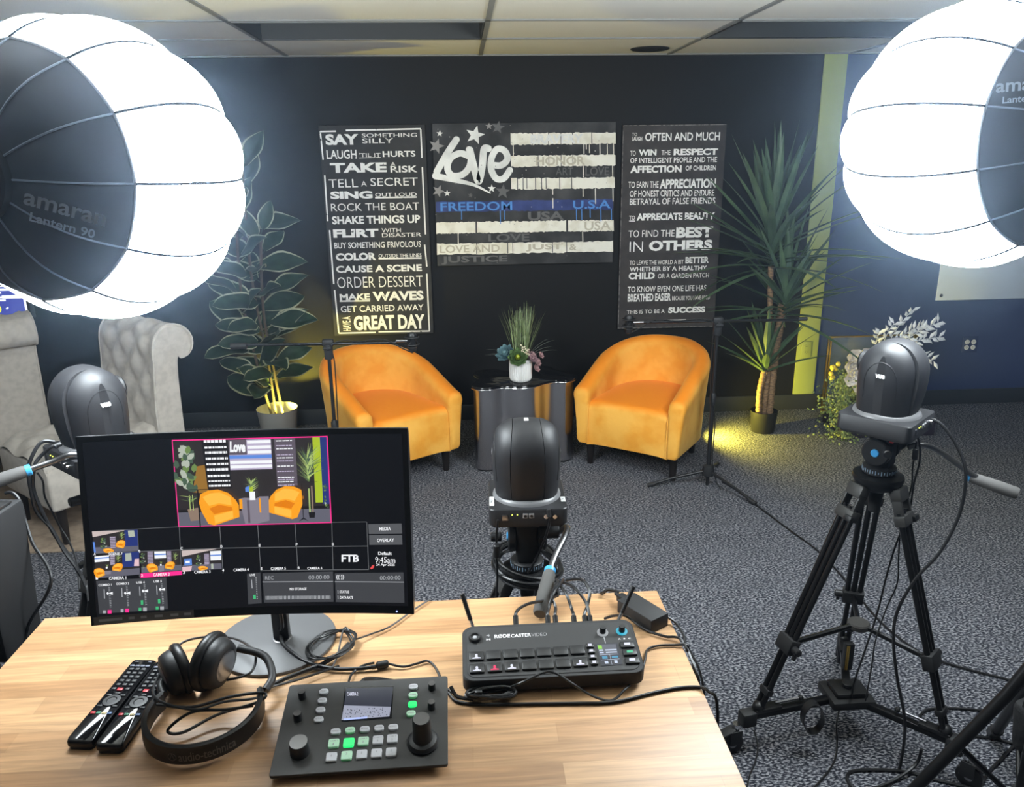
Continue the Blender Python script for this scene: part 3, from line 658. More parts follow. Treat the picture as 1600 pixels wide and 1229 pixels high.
for si, st in enumerate(stems):
    sp = spline(st, 12); top = len(sp)-1
    lo = [.44, .50, .52][si]
    for k in range([24, 19, 15][si]):
        u = k/[23, 18, 14][si]; i = int((lo-.17)/(st[-1][2]-.17)*top+u*(top-(lo-.17)/(st[-1][2]-.17)*top)); b_ = sp[min(i, top)]
        ang += 2.4+rnd.uniform(-.35, .35); el = rnd.uniform(.15, .75) if u < .9 else 1.1
        d = V((math.cos(ang)*math.cos(el), math.sin(ang)*math.cos(el)*.8, math.sin(el)))
        up = V((rnd.uniform(-.4, .4), -.7, .8))
        f.tube([b_, b_+d*.05], .003, K['leaf'], 5)
        L = rnd.uniform(.21, .30)*(1 if u < .85 else .8)
        oval(f, b_+d*.045, d, up, L, L*.29, .22, (K['leaf'], K['cream_edge']))
f.build('foliage', t, smooth=60)
t2 = thing('puck_light', 'small yellow puck light shining up inside the rubber plant pot', 'uplight', (RX+.035, RY-.055, .168), 0, 'yellow uplights')
f = MB(); f.lathe([(.028, 0), (.03, .004), (.03, .016), (.0, .018)], K['black'], 24); f.build('housing', t2)
f = MB(); f.lathe([(.026, .018), (.024, .022), (0, .023)], lamp_shell, 24); f.build('lens', t2)
def uplamp(loc, w, parent, spot, aim=(0, 0, 1), blend=.4):
    l = bpy.data.lights.new('lamp', 'SPOT'); l.energy = w; l.color = (1, .83, .10); l.spot_size = spot; l.spot_blend = blend; l.shadow_soft_size = .012
    o = bpy.data.objects.new('lamp', l); C.objects.link(o); o.rotation_euler = V(aim).to_track_quat('-Z', 'Y').to_euler(); o.location = loc; o.parent = parent
uplamp((0, 0, .035), UPLIGHT*.52, t2, math.radians(145), (.30, .32, 1), .35)

# ------------------------------------------------------------------ yucca, lit from the side by a second puck
rnd = random.Random(5)
YX, YY = 1.985, 4.89
t = thing('yucca_plant', 'tall spiky yucca in a small black pot beside the chartreuse stripe', 'potted plant', (YX, YY, 0))
f = MB(); f.lathe([(.072, 0), (.075, .004), (.088, .14), (.090, .145), (.085, .145), (.082, .12)], K['black'], 36); f.build('pot', t, smooth=45)
f = MB(); f.lathe([(.084, .12), (0, .125)], K['soil'], 24); f.build('soil', t)
canes = [([(-.045, -.02, .12), (-.05, -.02, .28), (-.03, -.02, .43)], .019), ([(.0, .0, .12), (.0, .0, .3), (.01, .02, .50), (-.03, .02, 1.10)], .017), ([(.04, .02, .12), (.05, .03, .45), (.075, .03, .86)], .027)]
for pts, r in canes:
    f = MB(); q = spline(pts, 14); f.tube(q, [r*(1+.10*math.sin(i*1.9)) for i in range(len(q))], K['cane'], 10); f.build('cane', t)
def head(base, n, L, w, els, sq=1.0, name='leaf_head', seed=1, zspan=.12, dro=.10):
    f = MB(); r2 = random.Random(seed); a = r2.uniform(0, 6)
    for k in range(n):
        u = k/(n-1); a += 2.399+r2.uniform(-.2, .2); el = math.radians(els[0]+(els[1]-els[0])*u+r2.uniform(-8, 8))
        d = V((math.cos(a)*math.cos(el), math.sin(a)*math.cos(el)*sq, math.sin(el))); LL = L*r2.uniform(.78, 1.1)*(1-.12*u)
        blade(f, V(base)+V((0, 0, zspan*(u-.35))), d, LL, w*r2.uniform(.8, 1.1), dro*(1-u)*r2.uniform(.5, 1.6), K['yucca'], 7, .35)
    for p in f.v: p.y = p.y if p.y < .22 else .22+.14*math.tanh((p.y-.22)/.3)
    f.build(name, t, smooth=0)
head((-.03, .02, 1.17), 52, .74, .032, (-4, 86), .60, seed=4, zspan=.28, dro=.24)
head((.075, .0, .84), 40, .62, .030, (0, 84), .60, seed=9, zspan=.2, dro=.22)
head((-.03, -.02, .43), 20, .50, .026, (22, 82), .6, seed=13, zspan=.06, dro=.14)
t2 = thing('puck_light', 'small yellow puck light on the carpet behind the right-hand tub chair', 'uplight', (1.50, 4.83, 0), 0, 'yellow uplights')
f = MB(); f.lathe([(.028, 0), (.03, .004), (.03, .016), (.008, .018), (.008, .10), (0, .10)], K['black'], 24); f.build('housing', t2)
f = MB(); f.cyl((-.012, 0, .118), (.004, -.002, .117), .026, K['black'], n=24); f.cyl((.003, -.002, .117), (.007, -.003, .117), .023, lamp_shell, n=24); f.build('lens', t2)
uplamp((0.015, 0, .13), UPLIGHT*.80, t2, math.radians(145), (1, -.26, -.03), .8)

# ------------------------------------------------------------------ tufted scroll-back chairs
def scroll_chair(loc, rz, label):
    t = thing('tufted_chair', label, 'accent chair', loc, rz, 'greige tufted scroll-back chairs')
    HW = .275
    prof = [(.0, .40), (.0, .55), (.012, .68), (.022, .78), (.026, .86), (.04, .92), (.075, .965), (.125, .985), (.18, .975), (.225, .945), (.25, .895), (.245, .845), (.215, .81), (.18, .805), (.162, .82), (.150, .79), (.142, .70), (.138, .55), (.135, .40), (.13, .20), (.0, .20)]
    P2 = [(p.x, p.y) for p in spline([(y, z, 0) for y, z in prof], 4, True)]
    n = len(P2)
    def surf(u, v):
        j = round(v*n) % n; y, z = P2[j]; x = (u-.5)*2*HW; e = 1-abs(u-.5)*2
        inner = (y < .05 and .45 < z < .94) or (z > .9 and y < .2)
        d = 0
        if inner and .06 < u < .94:
            L = z if y < .05 else .94+y*.6
            d = .034*(abs(math.sin((u*6+L*9)*PI*.5))*abs(math.sin((u*6-L*9)*PI*.5)))-.012
            d *= min(1, e*6)
            return V((x, y-d*(1 if z < .92 else .5), z+d*(.7 if z >= .92 else 0)))
        if z > .80 and y > .14: d = .006*abs(math.sin(u*8*PI)); return V((x, y+d*.8, z+d*.3))
        return V((x, y, z))
    f = MB(); f.grid(surf, 44, n, K['linen'], cv=True)
    f.build('scroll_back', t, smooth=70)
    for sx in (-1, 1):
        f = MB(); pl = [V((sx*HW, y, z)) for y, z in P2]; f.poly(pl, K['linen'])
        ins = [V((sx*(HW+.008), .0+y+(.075-y)*.10, z+(.62-z)*.03)) for y, z in P2]
        f.add(pl+ins, [(k, (k+1) % n, n+(k+1) % n, n+k) for k in range(n)], K['linen']); f.poly(ins, K['linen'])
        f.tube(pl, .005, K['linen'], 6, closed=True); f.build('side_panel', t, smooth=60)
    f = MB()
    def seat(u, v):
        x = (u-.5)*2; y = -.56+v*.57
        d = .026*abs(math.sin((u*5+v*5)*PI*.5))*abs(math.sin((u*5-v*5)*PI*.5))
        z = .455+d-.05*(max(abs(x)-.8, 0)/.2)**2-.05*(max(.14-v, 0)/.14)**2
        return V((x*HW, y, z))
    f.grid(seat, 30, 30, K['linen'])
    f.box((0, -.275, .30), (HW*2, .57, .22), K['linen'], .015); f.build('seat', t, smooth=60)
    for sx in (-1, 1):
        for y in (-.51, .08):
            f = MB(); f.lathe([(.016, 0), (.026, .2)], K['dark_wood'], 12, (sx*.225, y, 0)); f.build('leg', t)
scroll_chair((-1.80, 4.14, .008), math.atan2(-.66, .75), 'greige tufted chair with a scrolled back standing behind the left camera')
scroll_chair((-2.74, 4.46, .008), math.radians(-140), 'greige tufted chair cut off by the left edge, its rolled back towards us')

# ------------------------------------------------------------------ flower arrangement at the right
rnd = random.Random(8)
FX, FY = 2.70, 4.86
t = thing('plinth_box', 'low dark plinth under the white flower arrangement', 'plinth', (FX+.06, FY, 0))
f = MB(); f.box((0, 0, .05), (.60, .34, .10), P('plum_box', (.03, .022, .035), .5), .006); f.build('body', t); f = MB(); f.box((0, 0, .106), (.56, .32, .012), P('mauve_cloth', (.30, .25, .28), .8), .004); f.build('cloth_top', t)
t = thing('flower_arrangement', 'white roses, pale sprays and cascading ivy in a gold-edged glass box by the navy wall', 'flower arrangement', (FX, FY, .112))
gold = P('gold_edge', (.75, .50, .14), .28, metal=1); clear = P('pane_glass', (.85, .92, .9), .03, trans=.92, alpha=None)
f = MB()
for x in (-.30, .28):
    for dx in (-.008, .008):
        f.box((x+dx, .06, .26), (.010, .012, .52), gold, .002)
f.box((-.01, .06, .516), (.60, .012, .010), gold, .002); f.box((-.01, .06, .006), (.60, .012, .010), gold, .002); f.build('gold_frame', t)
f = MB(); f.box((-.01, .062, .26), (.57, .004, .50), clear); f.build('glass_pane', t)
ros = P('ivory_rose', (.90, .85, .82), .7); ivy = P('ivy_leaf', (.13, .19, .065), .6, noise=((.27, .30, .10), 40, .42, .6)); sil = P('bleached_leaf', (.86, .87, .88), .6)
def rose(c, R):
    f = MB(); c = V(c)
    for k, (n, rr, el) in enumerate(((6, 1, .25), (6, .85, .6), (5, .62, .95), (4, .4, 1.2))):
        for j in range(n):
            a = 2*PI*j/n+k*.5; o = V((math.cos(a)*math.cos(el), -math.sin(el), math.sin(a)*math.cos(el))); s = V((-math.sin(a), 0, math.cos(a)))
            def pet(p, q, o=o, s=s, rr=rr):
                x = (q-.5)*2; w = R*rr*.62*math.sin(PI*(.15+.75*p))
                return c+o*(R*rr*p)+s*(w*x)+V((0, -1, 0))*(R*.25*(x*x)+R*.2*p*p)
            f.grid(pet, 4, 4, ros)
    f.ball(c+V((0, -R*.35, 0)), R*.3, ros, 10, 6); return f
for (x, z, R) in ((-.15, .42, .085), (.0, .43, .08), (-.20, .33, .065), (.12, .41, .08), (-.09, .29, .092), (.08, .28, .08), (.18, .33, .075), (.02, .35, .07), (-.22, .43, .055), (-.23, .37, .06), (-.16, .24, .07), (-.05, .37, .07), (-.24, .29, .05)):
    rose((x, -.10+rnd.uniform(-.05, .01), z), R).build('rose', t, smooth=60)
def leaflet(f, b, d, L, w, mat):
    d = V(d).normalized(); s = d.cross(V((rnd.uniform(-.3, .3), -1, rnd.uniform(-.3, .3)))).normalized()
    f.add([b, b+d*L*.45+s*w, b+d*L, b+d*L*.45-s*w, b+d*L*.45+V((0, -w*.35, 0))], [(0, 1, 4), (1, 2, 4), (2, 3, 4), (3, 0, 4)], mat)
f = MB()
for (x0, z0, x1, z1, n) in ((.05, .45, .165, .70, 12), (.02, .45, .06, .62, 9), (.12, .44, .36, .62, 22), (.15, .43, .38, .52, 16), (.15, .40, .36, .36, 14), (-.02, .46, -.03, .56, 7), (.08, .45, .25, .60, 16)):
    p0 = V((x0, .0, z0)); p1 = V((x1, -.05, z1)); c = spline([p0, (p0+p1)/2+V((-.01, -.02, .03)), p1], 8); f.tube(c, .0018, sil, 5)
    for k in range(n):
        b_ = c[int((k+1)/n*(len(c)-1))]; dd = (p1-p0).normalized(); sd = V((dd.z, 0, -dd.x))*(1 if k % 2 else -1)
        leaflet(f, b_, dd*.7+sd*rnd.uniform(.5, 1)+V((0, rnd.uniform(-.4, .4), 0)), rnd.uniform(.045, .07), .012, sil)
f.build('pale_sprays', t, smooth=0)
f = MB()
for k in range(900):
    u = rnd.random(); x = -.27+rnd.gauss(0, .065)*(1.1-.4*u)-.03*math.sin(u*3)+(.10 if u > .65 and rnd.random() < .5 else 0); z = -.10+u*.40; y = -.085+rnd.gauss(0, .035)+(-.10 if u < .35 else -.04)
    leaflet(f, V((x, y, z)), (rnd.uniform(-1, 1), rnd.uniform(-.8, .2), rnd.uniform(-1, .6)), rnd.uniform(.014, .026), rnd.uniform(.006, .010), ivy)
for k in range(500):
    leaflet(f, V((rnd.uniform(-.26, .26), rnd.uniform(-.03, .03), rnd.uniform(.02, .36))), (rnd.uniform(-1, 1), rnd.uniform(-.8, .2), rnd.uniform(-1, .6)), rnd.uniform(.018, .03), rnd.uniform(.007, .012), ivy)
for k in range(14): f.tube(spline([(-.20, -.02, .30), (-.26+rnd.uniform(-.04, .04), -.14, .2), (-.27+rnd.uniform(-.06, .06), -.19, -.085+rnd.uniform(0, .12))], 5), .0015, ivy, 4)
f.build('ivy', t, smooth=0)
f = MB()
for k in range(10): f.ball((-.31+rnd.uniform(-.02, .02), -.06+rnd.uniform(-.02, .02), .30+rnd.uniform(-.05, .09)), rnd.uniform(.012, .02), P('yellow_bloom', (.65, .5, .06), .6) if k == 0 else f.mats[0], 8, 6)
f.build('yellow_blooms', t, smooth=60)
# ------------------------------------------------------------------ desk
DZ = .76
t = thing('desk', 'light butcher-block desk in the foreground carrying the monitor and control decks', 'desk', (-.278, 1.357, 0))
f = MB(); f.box((0, 0, DZ-.016), (1.474, .70, .032), K['butcher'], .003); f.build('desk_top', t)
for sx in (-1, 1):
    for sy in (-1, 1):
        f = MB(); f.box((sx*.66, sy*.29, (DZ-.032)/2), (.05, .05, DZ-.032), K['black'], .004); f.build('leg', t)
for sy in (-1, 1):
    f = MB(); f.box((0, sy*.29, DZ-.058), (1.27, .03, .05), K['black'], .003); f.build('rail', t)

# ------------------------------------------------------------------ curved monitor with the switcher's multiview
MXY = V((-.4244, 1.3676, .9411)); MYAW, MT, MROL = -.0208, .1816, .0013; MW_, MH_, SAG = .62, .3686, .0268
def mon(s, v, d=0.0):
    X = (s-.5)*MW_; Y = SAG*(1-(2*s-1)**2)-d; Z = (1-v)*MH_
    X, Z = X*math.cos(MROL)-Z*math.sin(MROL), X*math.sin(MROL)+Z*math.cos(MROL)
    Y, Z = Y*math.cos(MT)+Z*math.sin(MT), Z*math.cos(MT)-Y*math.sin(MT)
    X, Y = X*math.cos(MYAW)-Y*math.sin(MYAW), X*math.sin(MYAW)+Y*math.cos(MYAW)
    return MXY+V((X, Y, Z))
t = thing('monitor', 'curved black monitor showing the multi-camera switcher screen on the desk', 'monitor', (-.44, 1.565, DZ))
bez = P('bezel', (.010, .010, .012), .22); inkd = P('screen_off_black', (.004, .004, .005), .16)
f = MB(); N = 24
def shell(u, v):
    k = round(v*8); s = u
    ring = [(0, 0), (.0, .012), (.03, .026), (.15, .034), (.5, .038), (.85, .034), (.97, .026), (1, .012), (1, 0)]
    vv, dp = ring[k]; return mon(s, vv, -dp)
f.grid(shell, N, 8, bez)
for s in (0, 1): f.poly([shell(s, k/8) for k in range(9)], bez)
f.grid(lambda u, v: mon(u, v, 0), N, 2, bez); f.build('casing', t, True, 50)
def G(c, k=1.0): return glow('ui', c, k)
UI = dict(blk=G((.004, .0045, .007), 1.0), line=G((.16, .17, .18)), white=G((.85, .87, .9), 1.1), grey=G((.055, .058, .066)), grey2=G((.10, .105, .115)), mag=G((.95, .03, .28), 1.1), green=G((.06, .5, .2)), lgrey=G((.4, .42, .45)), red=G((.8, .08, .08)),
          wall=G((.030, .026, .028)), wallb=G((.022, .04, .20)), gwall=G((.42, .55, .03)), floor=G((.13, .13, .17)), ora=G((.95, .36, .015), 1.05), ora2=G((.80, .22, .004)), ora3=G((1, .50, .06), 1.05), tbl=G((.24, .22, .27)), tbl2=G((.12, .10, .13)), leafd=G((.07, .12, .08)), leafl=G((.42, .55, .18)), leafm=G((.16, .26, .08)), ple=G((.45, .50, .42)), lil=G((.50, .44, .60)), blu=G((.12, .27, .75)), amb=G((.32, .16, .03)), ceil=G((.62, .52, .50)), pink=G((.8, .55, .6)), dk=G((.012, .011, .014)), tan=G((.28, .20, .15)))
def uv(xc, yc):                         # layout coordinates of the picture on the screen -> (s, v)
    s, v = .5, .5
    def q(s, a, b, c): return a*(2*(s-.5)*(s-1))+b*(-4*s*(s-1))+c*(2*s*(s-.5))
    for _ in range(8):
        tp = q(s, 67, 36, 27); bt = q(s, 905, 862, 852); v = (yc-tp)/(bt-tp); s = (xc-(60+65*v))/((1542+23*v)-(60+65*v))
    return s, v
f = MB()
class Scr:
    lay = 0
def rect_sv(s0, v0, s1, v1, mat, d):
    n = max(1, int(abs(s1-s0)/.04)+1)
    vs_ = [mon(s0+(s1-s0)*i/n, v0, d) for i in range(n+1)]+[mon(s0+(s1-s0)*i/n, v1, d) for i in range(n+1)]
    f.add(vs_, [(i, i+1, n+2+i, n+1+i) for i in range(n)], mat)
def quadc(pts, mat, d):                 # four corners in layout coordinates, split along its length
    n = max(2, int(abs(pts[1][0]-pts[0][0])/24))
    top = [(pts[0][0]+(pts[1][0]-pts[0][0])*i/n, pts[0][1]+(pts[1][1]-pts[0][1])*i/n) for i in range(n+1)]
    bot = [(pts[3][0]+(pts[2][0]-pts[3][0])*i/n, pts[3][1]+(pts[2][1]-pts[3][1])*i/n) for i in range(n+1)]
    f.add([mon(*uv(*p), d) for p in top]+[mon(*uv(*p), d) for p in bot], [(i, i+1, n+2+i, n+1+i) for i in range(n)], mat)
def lt(a, b_, w, mat, d):
    (x0, y0), (x1, y1) = a, b_; L = math.hypot(x1-x0, y1-y0); nx, ny = -(y1-y0)/L*w/2, (x1-x0)/L*w/2
    n = max(1, int(L/60)); A = [(x0+(x1-x0)*i/n, y0+(y1-y0)*i/n) for i in range(n+1)]
    f.add([mon(*uv(x-nx, y-ny), d) for x, y in A]+[mon(*uv(x+nx, y+ny), d) for x, y in A], [(i, i+1, n+2+i, n+1+i) for i in range(n)], mat)
def tx(s, x0, x1, y0, y1, mat, d=.0012, bo=.02, slope=-.03):
    f.text(s, lambda x, y: mon(*uv(x0+x*(x1-x0), y1+(y0-y1)*y+(x-.5)*(x1-x0)*slope), d), mat, bo)
rect_sv(.018, .03, .982, .955, UI['blk'], .0002)
def pic(c4, kind, d0):
    """small live picture: c4 = corners TL TR BR BL in layout coordinates"""
    Hh = homog([(0, 0), (1, 0), (1, 1), (0, 1)], c4)
    step = [d0]
    def L_(k=.00004): step[0] += k; return step[0]
    def Q(x0, y0, x1, y1, m): quadc([Hh(x0, y0), Hh(x1, y0), Hh(x1, y1), Hh(x0, y1)], UI[m], L_())
    def PG(pts, m, fine=False):
        d = L_(.000004 if fine else .00004)
        if fine: f.poly([mon(*uv(*Hh(*p)), d) for p in pts], UI[m]); return
        bm = bmesh.new(); bm.faces.new([bm.verts.new((x, y, 0)) for x, y in pts]); bmesh.ops.triangulate(bm, faces=bm.faces[:])
        for _ in range(5):
            ee = [e for e in bm.edges if e.calc_length() > .045]
            if not ee: break
            bmesh.ops.subdivide_edges(bm, edges=ee, cuts=1); bmesh.ops.triangulate(bm, faces=[q for q in bm.faces if len(q.verts) > 3])
        bm.verts.index_update(); f.add([mon(*uv(*Hh(v.co.x, v.co.y)), d) for v in bm.verts], [tuple(v.index for v in q.verts) for q in bm.faces], UI[m]); bm.free()
    def chair(x, y, w, h, fl):
        X = (lambda a: x+(a if not fl else 1-a)*w); Y = lambda b: y+b*h
        PG([(X(0), Y(.35)), (X(.05), Y(.12)), (X(.25), Y(.02)), (X(.5), Y(0)), (X(.75), Y(.1)), (X(.93), Y(.3)), (X(1), Y(.45)), (X(1), Y(.78)), (X(.35), Y(1)), (X(.2), Y(.95)), (X(.05), Y(.6))], 'ora')
        PG([(X(.1), Y(.2)), (X(.3), Y(.1)), (X(.55), Y(.08)), (X(.8), Y(.22)), (X(.82), Y(.45)), (X(.5), Y(.38)), (X(.25), Y(.45))], 'ora3')
        PG([(X(.25), Y(.52)), (X(.5), Y(.42)), (X(.82), Y(.5)), (X(.84), Y(.58)), (X(.36), Y(.68))], 'ora2')
        PG([(X(.36), Y(.72)), (X(.84), Y(.6)), (X(.84), Y(.80)), (X(.37), Y(.95))], 'ora3')
    def leaves(x, y, w, h, spiky, n, sd):
        r = random.Random(sd)
        for k in range(n):
            m = r.choice(['leafd', 'leafm', 'leafl', 'leafl'] if spiky else ['leafd', 'leafd', 'ple', 'leafm'])
            if spiky:
                cx, cy = x+w*.5, y+h*r.uniform(.3, .8); a = r.uniform(-2.8, -.3); L = h*.3
                e = (min(.998, cx+math.cos(a)*w*.55), cy+math.sin(a)*L); PG([(cx-.004, cy), (e[0], e[1]), (cx+.006, cy+.01)], m, True)
            else:
                cx, cy = x+w*r.uniform(.15, .85), y+h*r.uniform(0, .9); a = r.uniform(-2.6, -.4); c_, s_ = math.cos(a), math.sin(a); L, ww = w*.42, w*.13
                PG([(min(.998, max(.002, cx+c_*L*p-s_*ww*q)), cy+(s_*L*p+c_*ww*q)*1.6) for p, q in ((0, 0), (.3, .9), (.7, .8), (1, 0), (.7, -.8), (.3, -.9))], m, True)
    def lines(x0, y0, x1, y1, n, m, sd):
        r = random.Random(sd)
        for k in range(n):
            y = y0+(y1-y0)*k/n; hh = (y1-y0)/n*.62; xx = x0; 
            while xx < x1-.004:
                w_ = min(r.uniform(.006, .03), x1-xx); Q(xx, y, xx+w_*.8, y+hh, m); xx += w_
    if kind == 'main':
        Q(0, 0, 1, .83, 'wall'); Q(0, .83, 1, 1, 'floor'); Q(.905, 0, .955, .76, 'gwall'); Q(.955, 0, 1, .78, 'wallb'); Q(.0, .80, 1, .835, 'dk')
        PG([(.10, .60), (.14, .30), (.20, .28), (.205, .62)], 'amb')
        PG([(.18, 0), (.345, 0), (.355, .56), (.2, .565)], 'dk'); PG([(.65, 0), (.79, 0), (.79, .55), (.655, .56)], 'tbl2')
        for k, (a, b2) in enumerate(((0, .05), (.075, .11), (.13, .175), (.2, .24), (.265, .30), (.325, .37), (.40, .44), (.465, .49), (.515, .55))):
            lines(.195+.004*k/2, a, .34+.003*k/2, b2, 1, 'white', 5+k)
        for k, y in enumerate((.02, .075, .11, .18, .215, .25, .31, .37, .44, .465, .49, .53)): lines(.665, y, .775, y+.02, 1, 'lil' if k % 2 else 'white', 40+k)
        Q(.36, .0, .635, .345, 'lil'); Q(.36, .0, .475, .17, 'tbl2')
        for y in (.01, .07, .125): Q(.48, y, .634, y+.035, 'white')
        for y in (.24, .29): Q(.362, y, .634, y+.035, 'white')
        Q(.36, .175, .635, .215, 'blu')
        tx_ = Hh(.365, .14); tx2 = Hh(.47, .02); d_ = L_()
        f.text('Love', lambda x, y: mon(*uv(tx_[0]+(tx2[0]-tx_[0])*x, tx_[1]+(tx2[1]-tx_[1])*y), d_), UI['white'], .05)
        leaves(.0, .10, .15, .55, False, 46, 3); leaves(.02, .58, .13, .16, True, 10, 5); PG([(.07, .79), (.145, .77), (.14, .92), (.085, .93)], 'tan')
        Q(.085, .62, .09, .8, 'leafl'); Q(.105, .62, .11, .8, 'leafl')
        chair(.145, .565, .255, .425, False); chair(.595, .545, .235, .395, True)
        PG([(.405, .68), (.44, .67), (.52, .68), (.54, .66), (.60, .66), (.595, .95), (.51, .94), (.51, .985), (.435, .98)], 'tbl'); Q(.405, .685, .425, .80, 'ora'); Q(.535, .68, .545, .85, 'ora'); Q(.455, .70, .47, .97, 'tbl2')
        Q(.475, .60, .512, .70, 'white'); leaves(.435, .40, .11, .24, True, 26, 8); PG([(.45, .55), (.475, .53), (.475, .6), (.45, .6)], 'blu'); PG([(.475, .55), (.50, .54), (.50, .6), (.475, .6)], 'gwall')
        Q(.865, .58, .875, .88, 'leafl'); Q(.885, .55, .895, .88, 'tan'); PG([(.86, .86), (.905, .86), (.90, .93), (.865, .93)], 'dk'); leaves(.76, .0, .22, .62, True, 60, 10)
        leaves(.955, .55, .045, .3, False, 14, 3); Q(.822, .52, .827, .93, 'dk'); Q(.09, .555, .28, .562, 'dk'); Q(.14, .555, .148, 1, 'dk'); Q(.70, .50, .93, .505, 'dk'); PG([(.79, .97), (.825, .92), (.86, .97), (.825, .94)], 'dk')
    else:
        Q(0, 0, 1, .72, 'wall'); Q(0, .72, 1, 1, 'floor')
        if kind == 'a':
            PG([(0, 0), (.75, 0), (0, .25)], 'ceil'); Q(.7, 0, 1, .75, 'wallb'); PG([(.78, .02), (.92, .02), (.94, .3), (.79, .32)], 'ple'); Q(.36, .25, .5, .82, 'tbl2'); lines(.37, .28, .49, .8, 7, 'lil', 4); leaves(.54, 0, .2, .5, True, 20, 4); leaves(.15, .35, .15, .5, False, 16, 5); chair(.5, .42, .22, .40, True); chair(.2, .78, .24, .22, False); Q(0, .45, .04, .95, 'blu')
        if kind == 'b':
            Q(0, .05, .32, .3, 'white'); Q(0, .12, .32, .17, 'blu'); Q(.34, .0, .45, .5, 'tbl2'); lines(.35, .02, .45, .48, 6, 'lil', 4); Q(.62, 0, 1, .62, 'wallb'); PG([(.69, .03), (.82, .03), (.83, .36), (.69, .36)], 'ple'); leaves(.42, 0, .2, .5, True, 20, 4); chair(.39, .42, .24, .36, True); chair(-.02, .55, .25, .42, False); leaves(.22, .36, .1, .2, True, 9, 2); Q(.25, .52, .29, .6, 'white'); PG([(.9, .3), (1, .3), (1, .62), (.88, .6)], 'pink'); Q(.22, .7, .36, .85, 'tbl')
        if kind == 'c':
            Q(.33, .02, .62, .36, 'white'); Q(.33, .14, .62, .2, 'blu'); Q(.16, 0, .3, .6, 'tbl2'); lines(.17, .02, .3, .58, 8, 'lil', 4); Q(.66, 0, .78, .55, 'tbl2'); lines(.67, .02, .77, .55, 8, 'lil', 6); leaves(.78, 0, .2, .6, True, 24, 4); leaves(.0, .1, .14, .5, False, 14, 5); chair(.15, .55, .27, .42, False); chair(.6, .5, .26, .40, True); PG([(.44, .68), (.58, .66), (.57, .95), (.46, .97)], 'tbl'); Q(.48, .6, .52, .68, 'white'); leaves(.45, .42, .1, .2, True, 9, 2); leaves(.02, .6, .1, .2, True, 8, 7)
        if kind == 'd':
            PG([(0, 0), (.9, 0), (0, .3)], 'ceil'); Q(.72, .1, 1, .55, 'white'); Q(.72, .28, 1, .34, 'blu'); Q(.56, .2, .7, .75, 'tbl2'); lines(.57, .22, .69, .74, 8, 'lil', 4); Q(.06, .4, .25, .72, 'blu'); Q(.09, .5, .2, .6, 'white'); leaves(.35, .3, .15, .55, False, 16, 5); chair(.4, .78, .25, .22, False); PG([(0, .78), (.25, .76), (.22, 1), (0, 1)], 'pink'); Q(.74, .7, .8, .95, 'ple')
b4 = [(470, 82), (1167, 65), (1183, 440), (497, 460)]
quadc([(b4[0][0]-4, b4[0][1]-4), (b4[1][0]+5, b4[1][1]-5), (b4[2][0]+5, b4[2][1]+4), (b4[3][0]-4, b4[3][1]+4)], UI['mag'], .0004)
pic(b4, 'main', .0005)
for xs_ in ((317, 476, 326, 688), (497, 462, 506, 668), (676, 462, 690, 672), (847, 455, 860, 662), (1018, 448, 1030, 656), (1188, 440, 1192, 655), (1350, 440, 1357, 652)): lt((xs_[0], xs_[1]), (xs_[2], xs_[3]), 2.5, UI['line'], .0005)
lt((128, 480), (500, 462), 2, UI['line'], .0005); lt((1186, 441), (1350, 438), 2, UI['line'], .0005); lt((140, 578), (690, 558), 2.5, UI['line'], .0005); lt((690, 558), (1355, 546), 2.5, UI['line'], .0005); lt((860, 660), (1357, 652), 2.5, UI['line'], .0005)
pic([(128, 480), (317, 474), (320, 568), (140, 577)], 'a', .0006); pic([(138, 586), (325, 570), (327, 674), (142, 690)], 'b', .0006); pic([(330, 572), (500, 567), (506, 657), (334, 668)], 'c', .0006); pic([(507, 568), (680, 560), (684, 652), (512, 661)], 'd', .0006)
quadc([(330, 670), (507, 660), (509, 678), (330, 691)], UI['mag'], .0006)
for (s, x0, x1, y0, y1) in (('SCENE A', 196, 258, 574, 587), ('CAMERA 1', 198, 270, 682, 696), ('CAMERA 2', 384, 455, 668, 682), ('CAMERA 3', 562, 634, 658, 671), ('CAMERA 4', 737, 806, 649, 662), ('CAMERA 5', 906, 975, 643, 656), ('CAMERA 6', 1074, 1142, 641, 653), ('MEDIA', 1408, 1461, 460, 475), ('OVERLAY', 1397, 1476, 511, 526)): tx(s, x0, x1, y0, y1, UI['white'])
for (s, x, y) in (('A', 139, 580), ('B', 325, 570), ('C', 507, 558), ('D', 683, 550), ('E', 855, 545), ('F', 1025, 541), ('G', 1192, 538), ('1', 148, 688), ('2', 336, 678), ('3', 517, 667), ('4', 690, 657), ('5', 863, 650), ('6', 1033, 645)): tx(s, x-4, x+5, y-6, y+6, UI['white'])
for q in ([(1357, 448), (1511, 444), (1513, 489), (1359, 492)], [(1360, 497), (1512, 494), (1514, 538), (1361, 541)]): quadc(q, UI['grey2'], .0006)
tx('FTB', 1232, 1312, 585, 618, UI['white'], bo=.03, slope=-.01); tx('Default', 1402, 1464, 570, 585, UI['white'], slope=0); tx('9:45am', 1388, 1480, 594, 620, UI['white'], bo=.0, slope=0); tx('24 Apr 2025', 1392, 1478, 623, 637, UI['white'], slope=0)
f.poly([mon(*uv(x, y), .0012) for x, y in ((1364, 646), (1374, 632), (1384, 630), (1381, 643), (1370, 650))], UI['red'])
quadc([(145, 700), (440, 688), (447, 833), (158, 850)], UI['grey'], .0006)
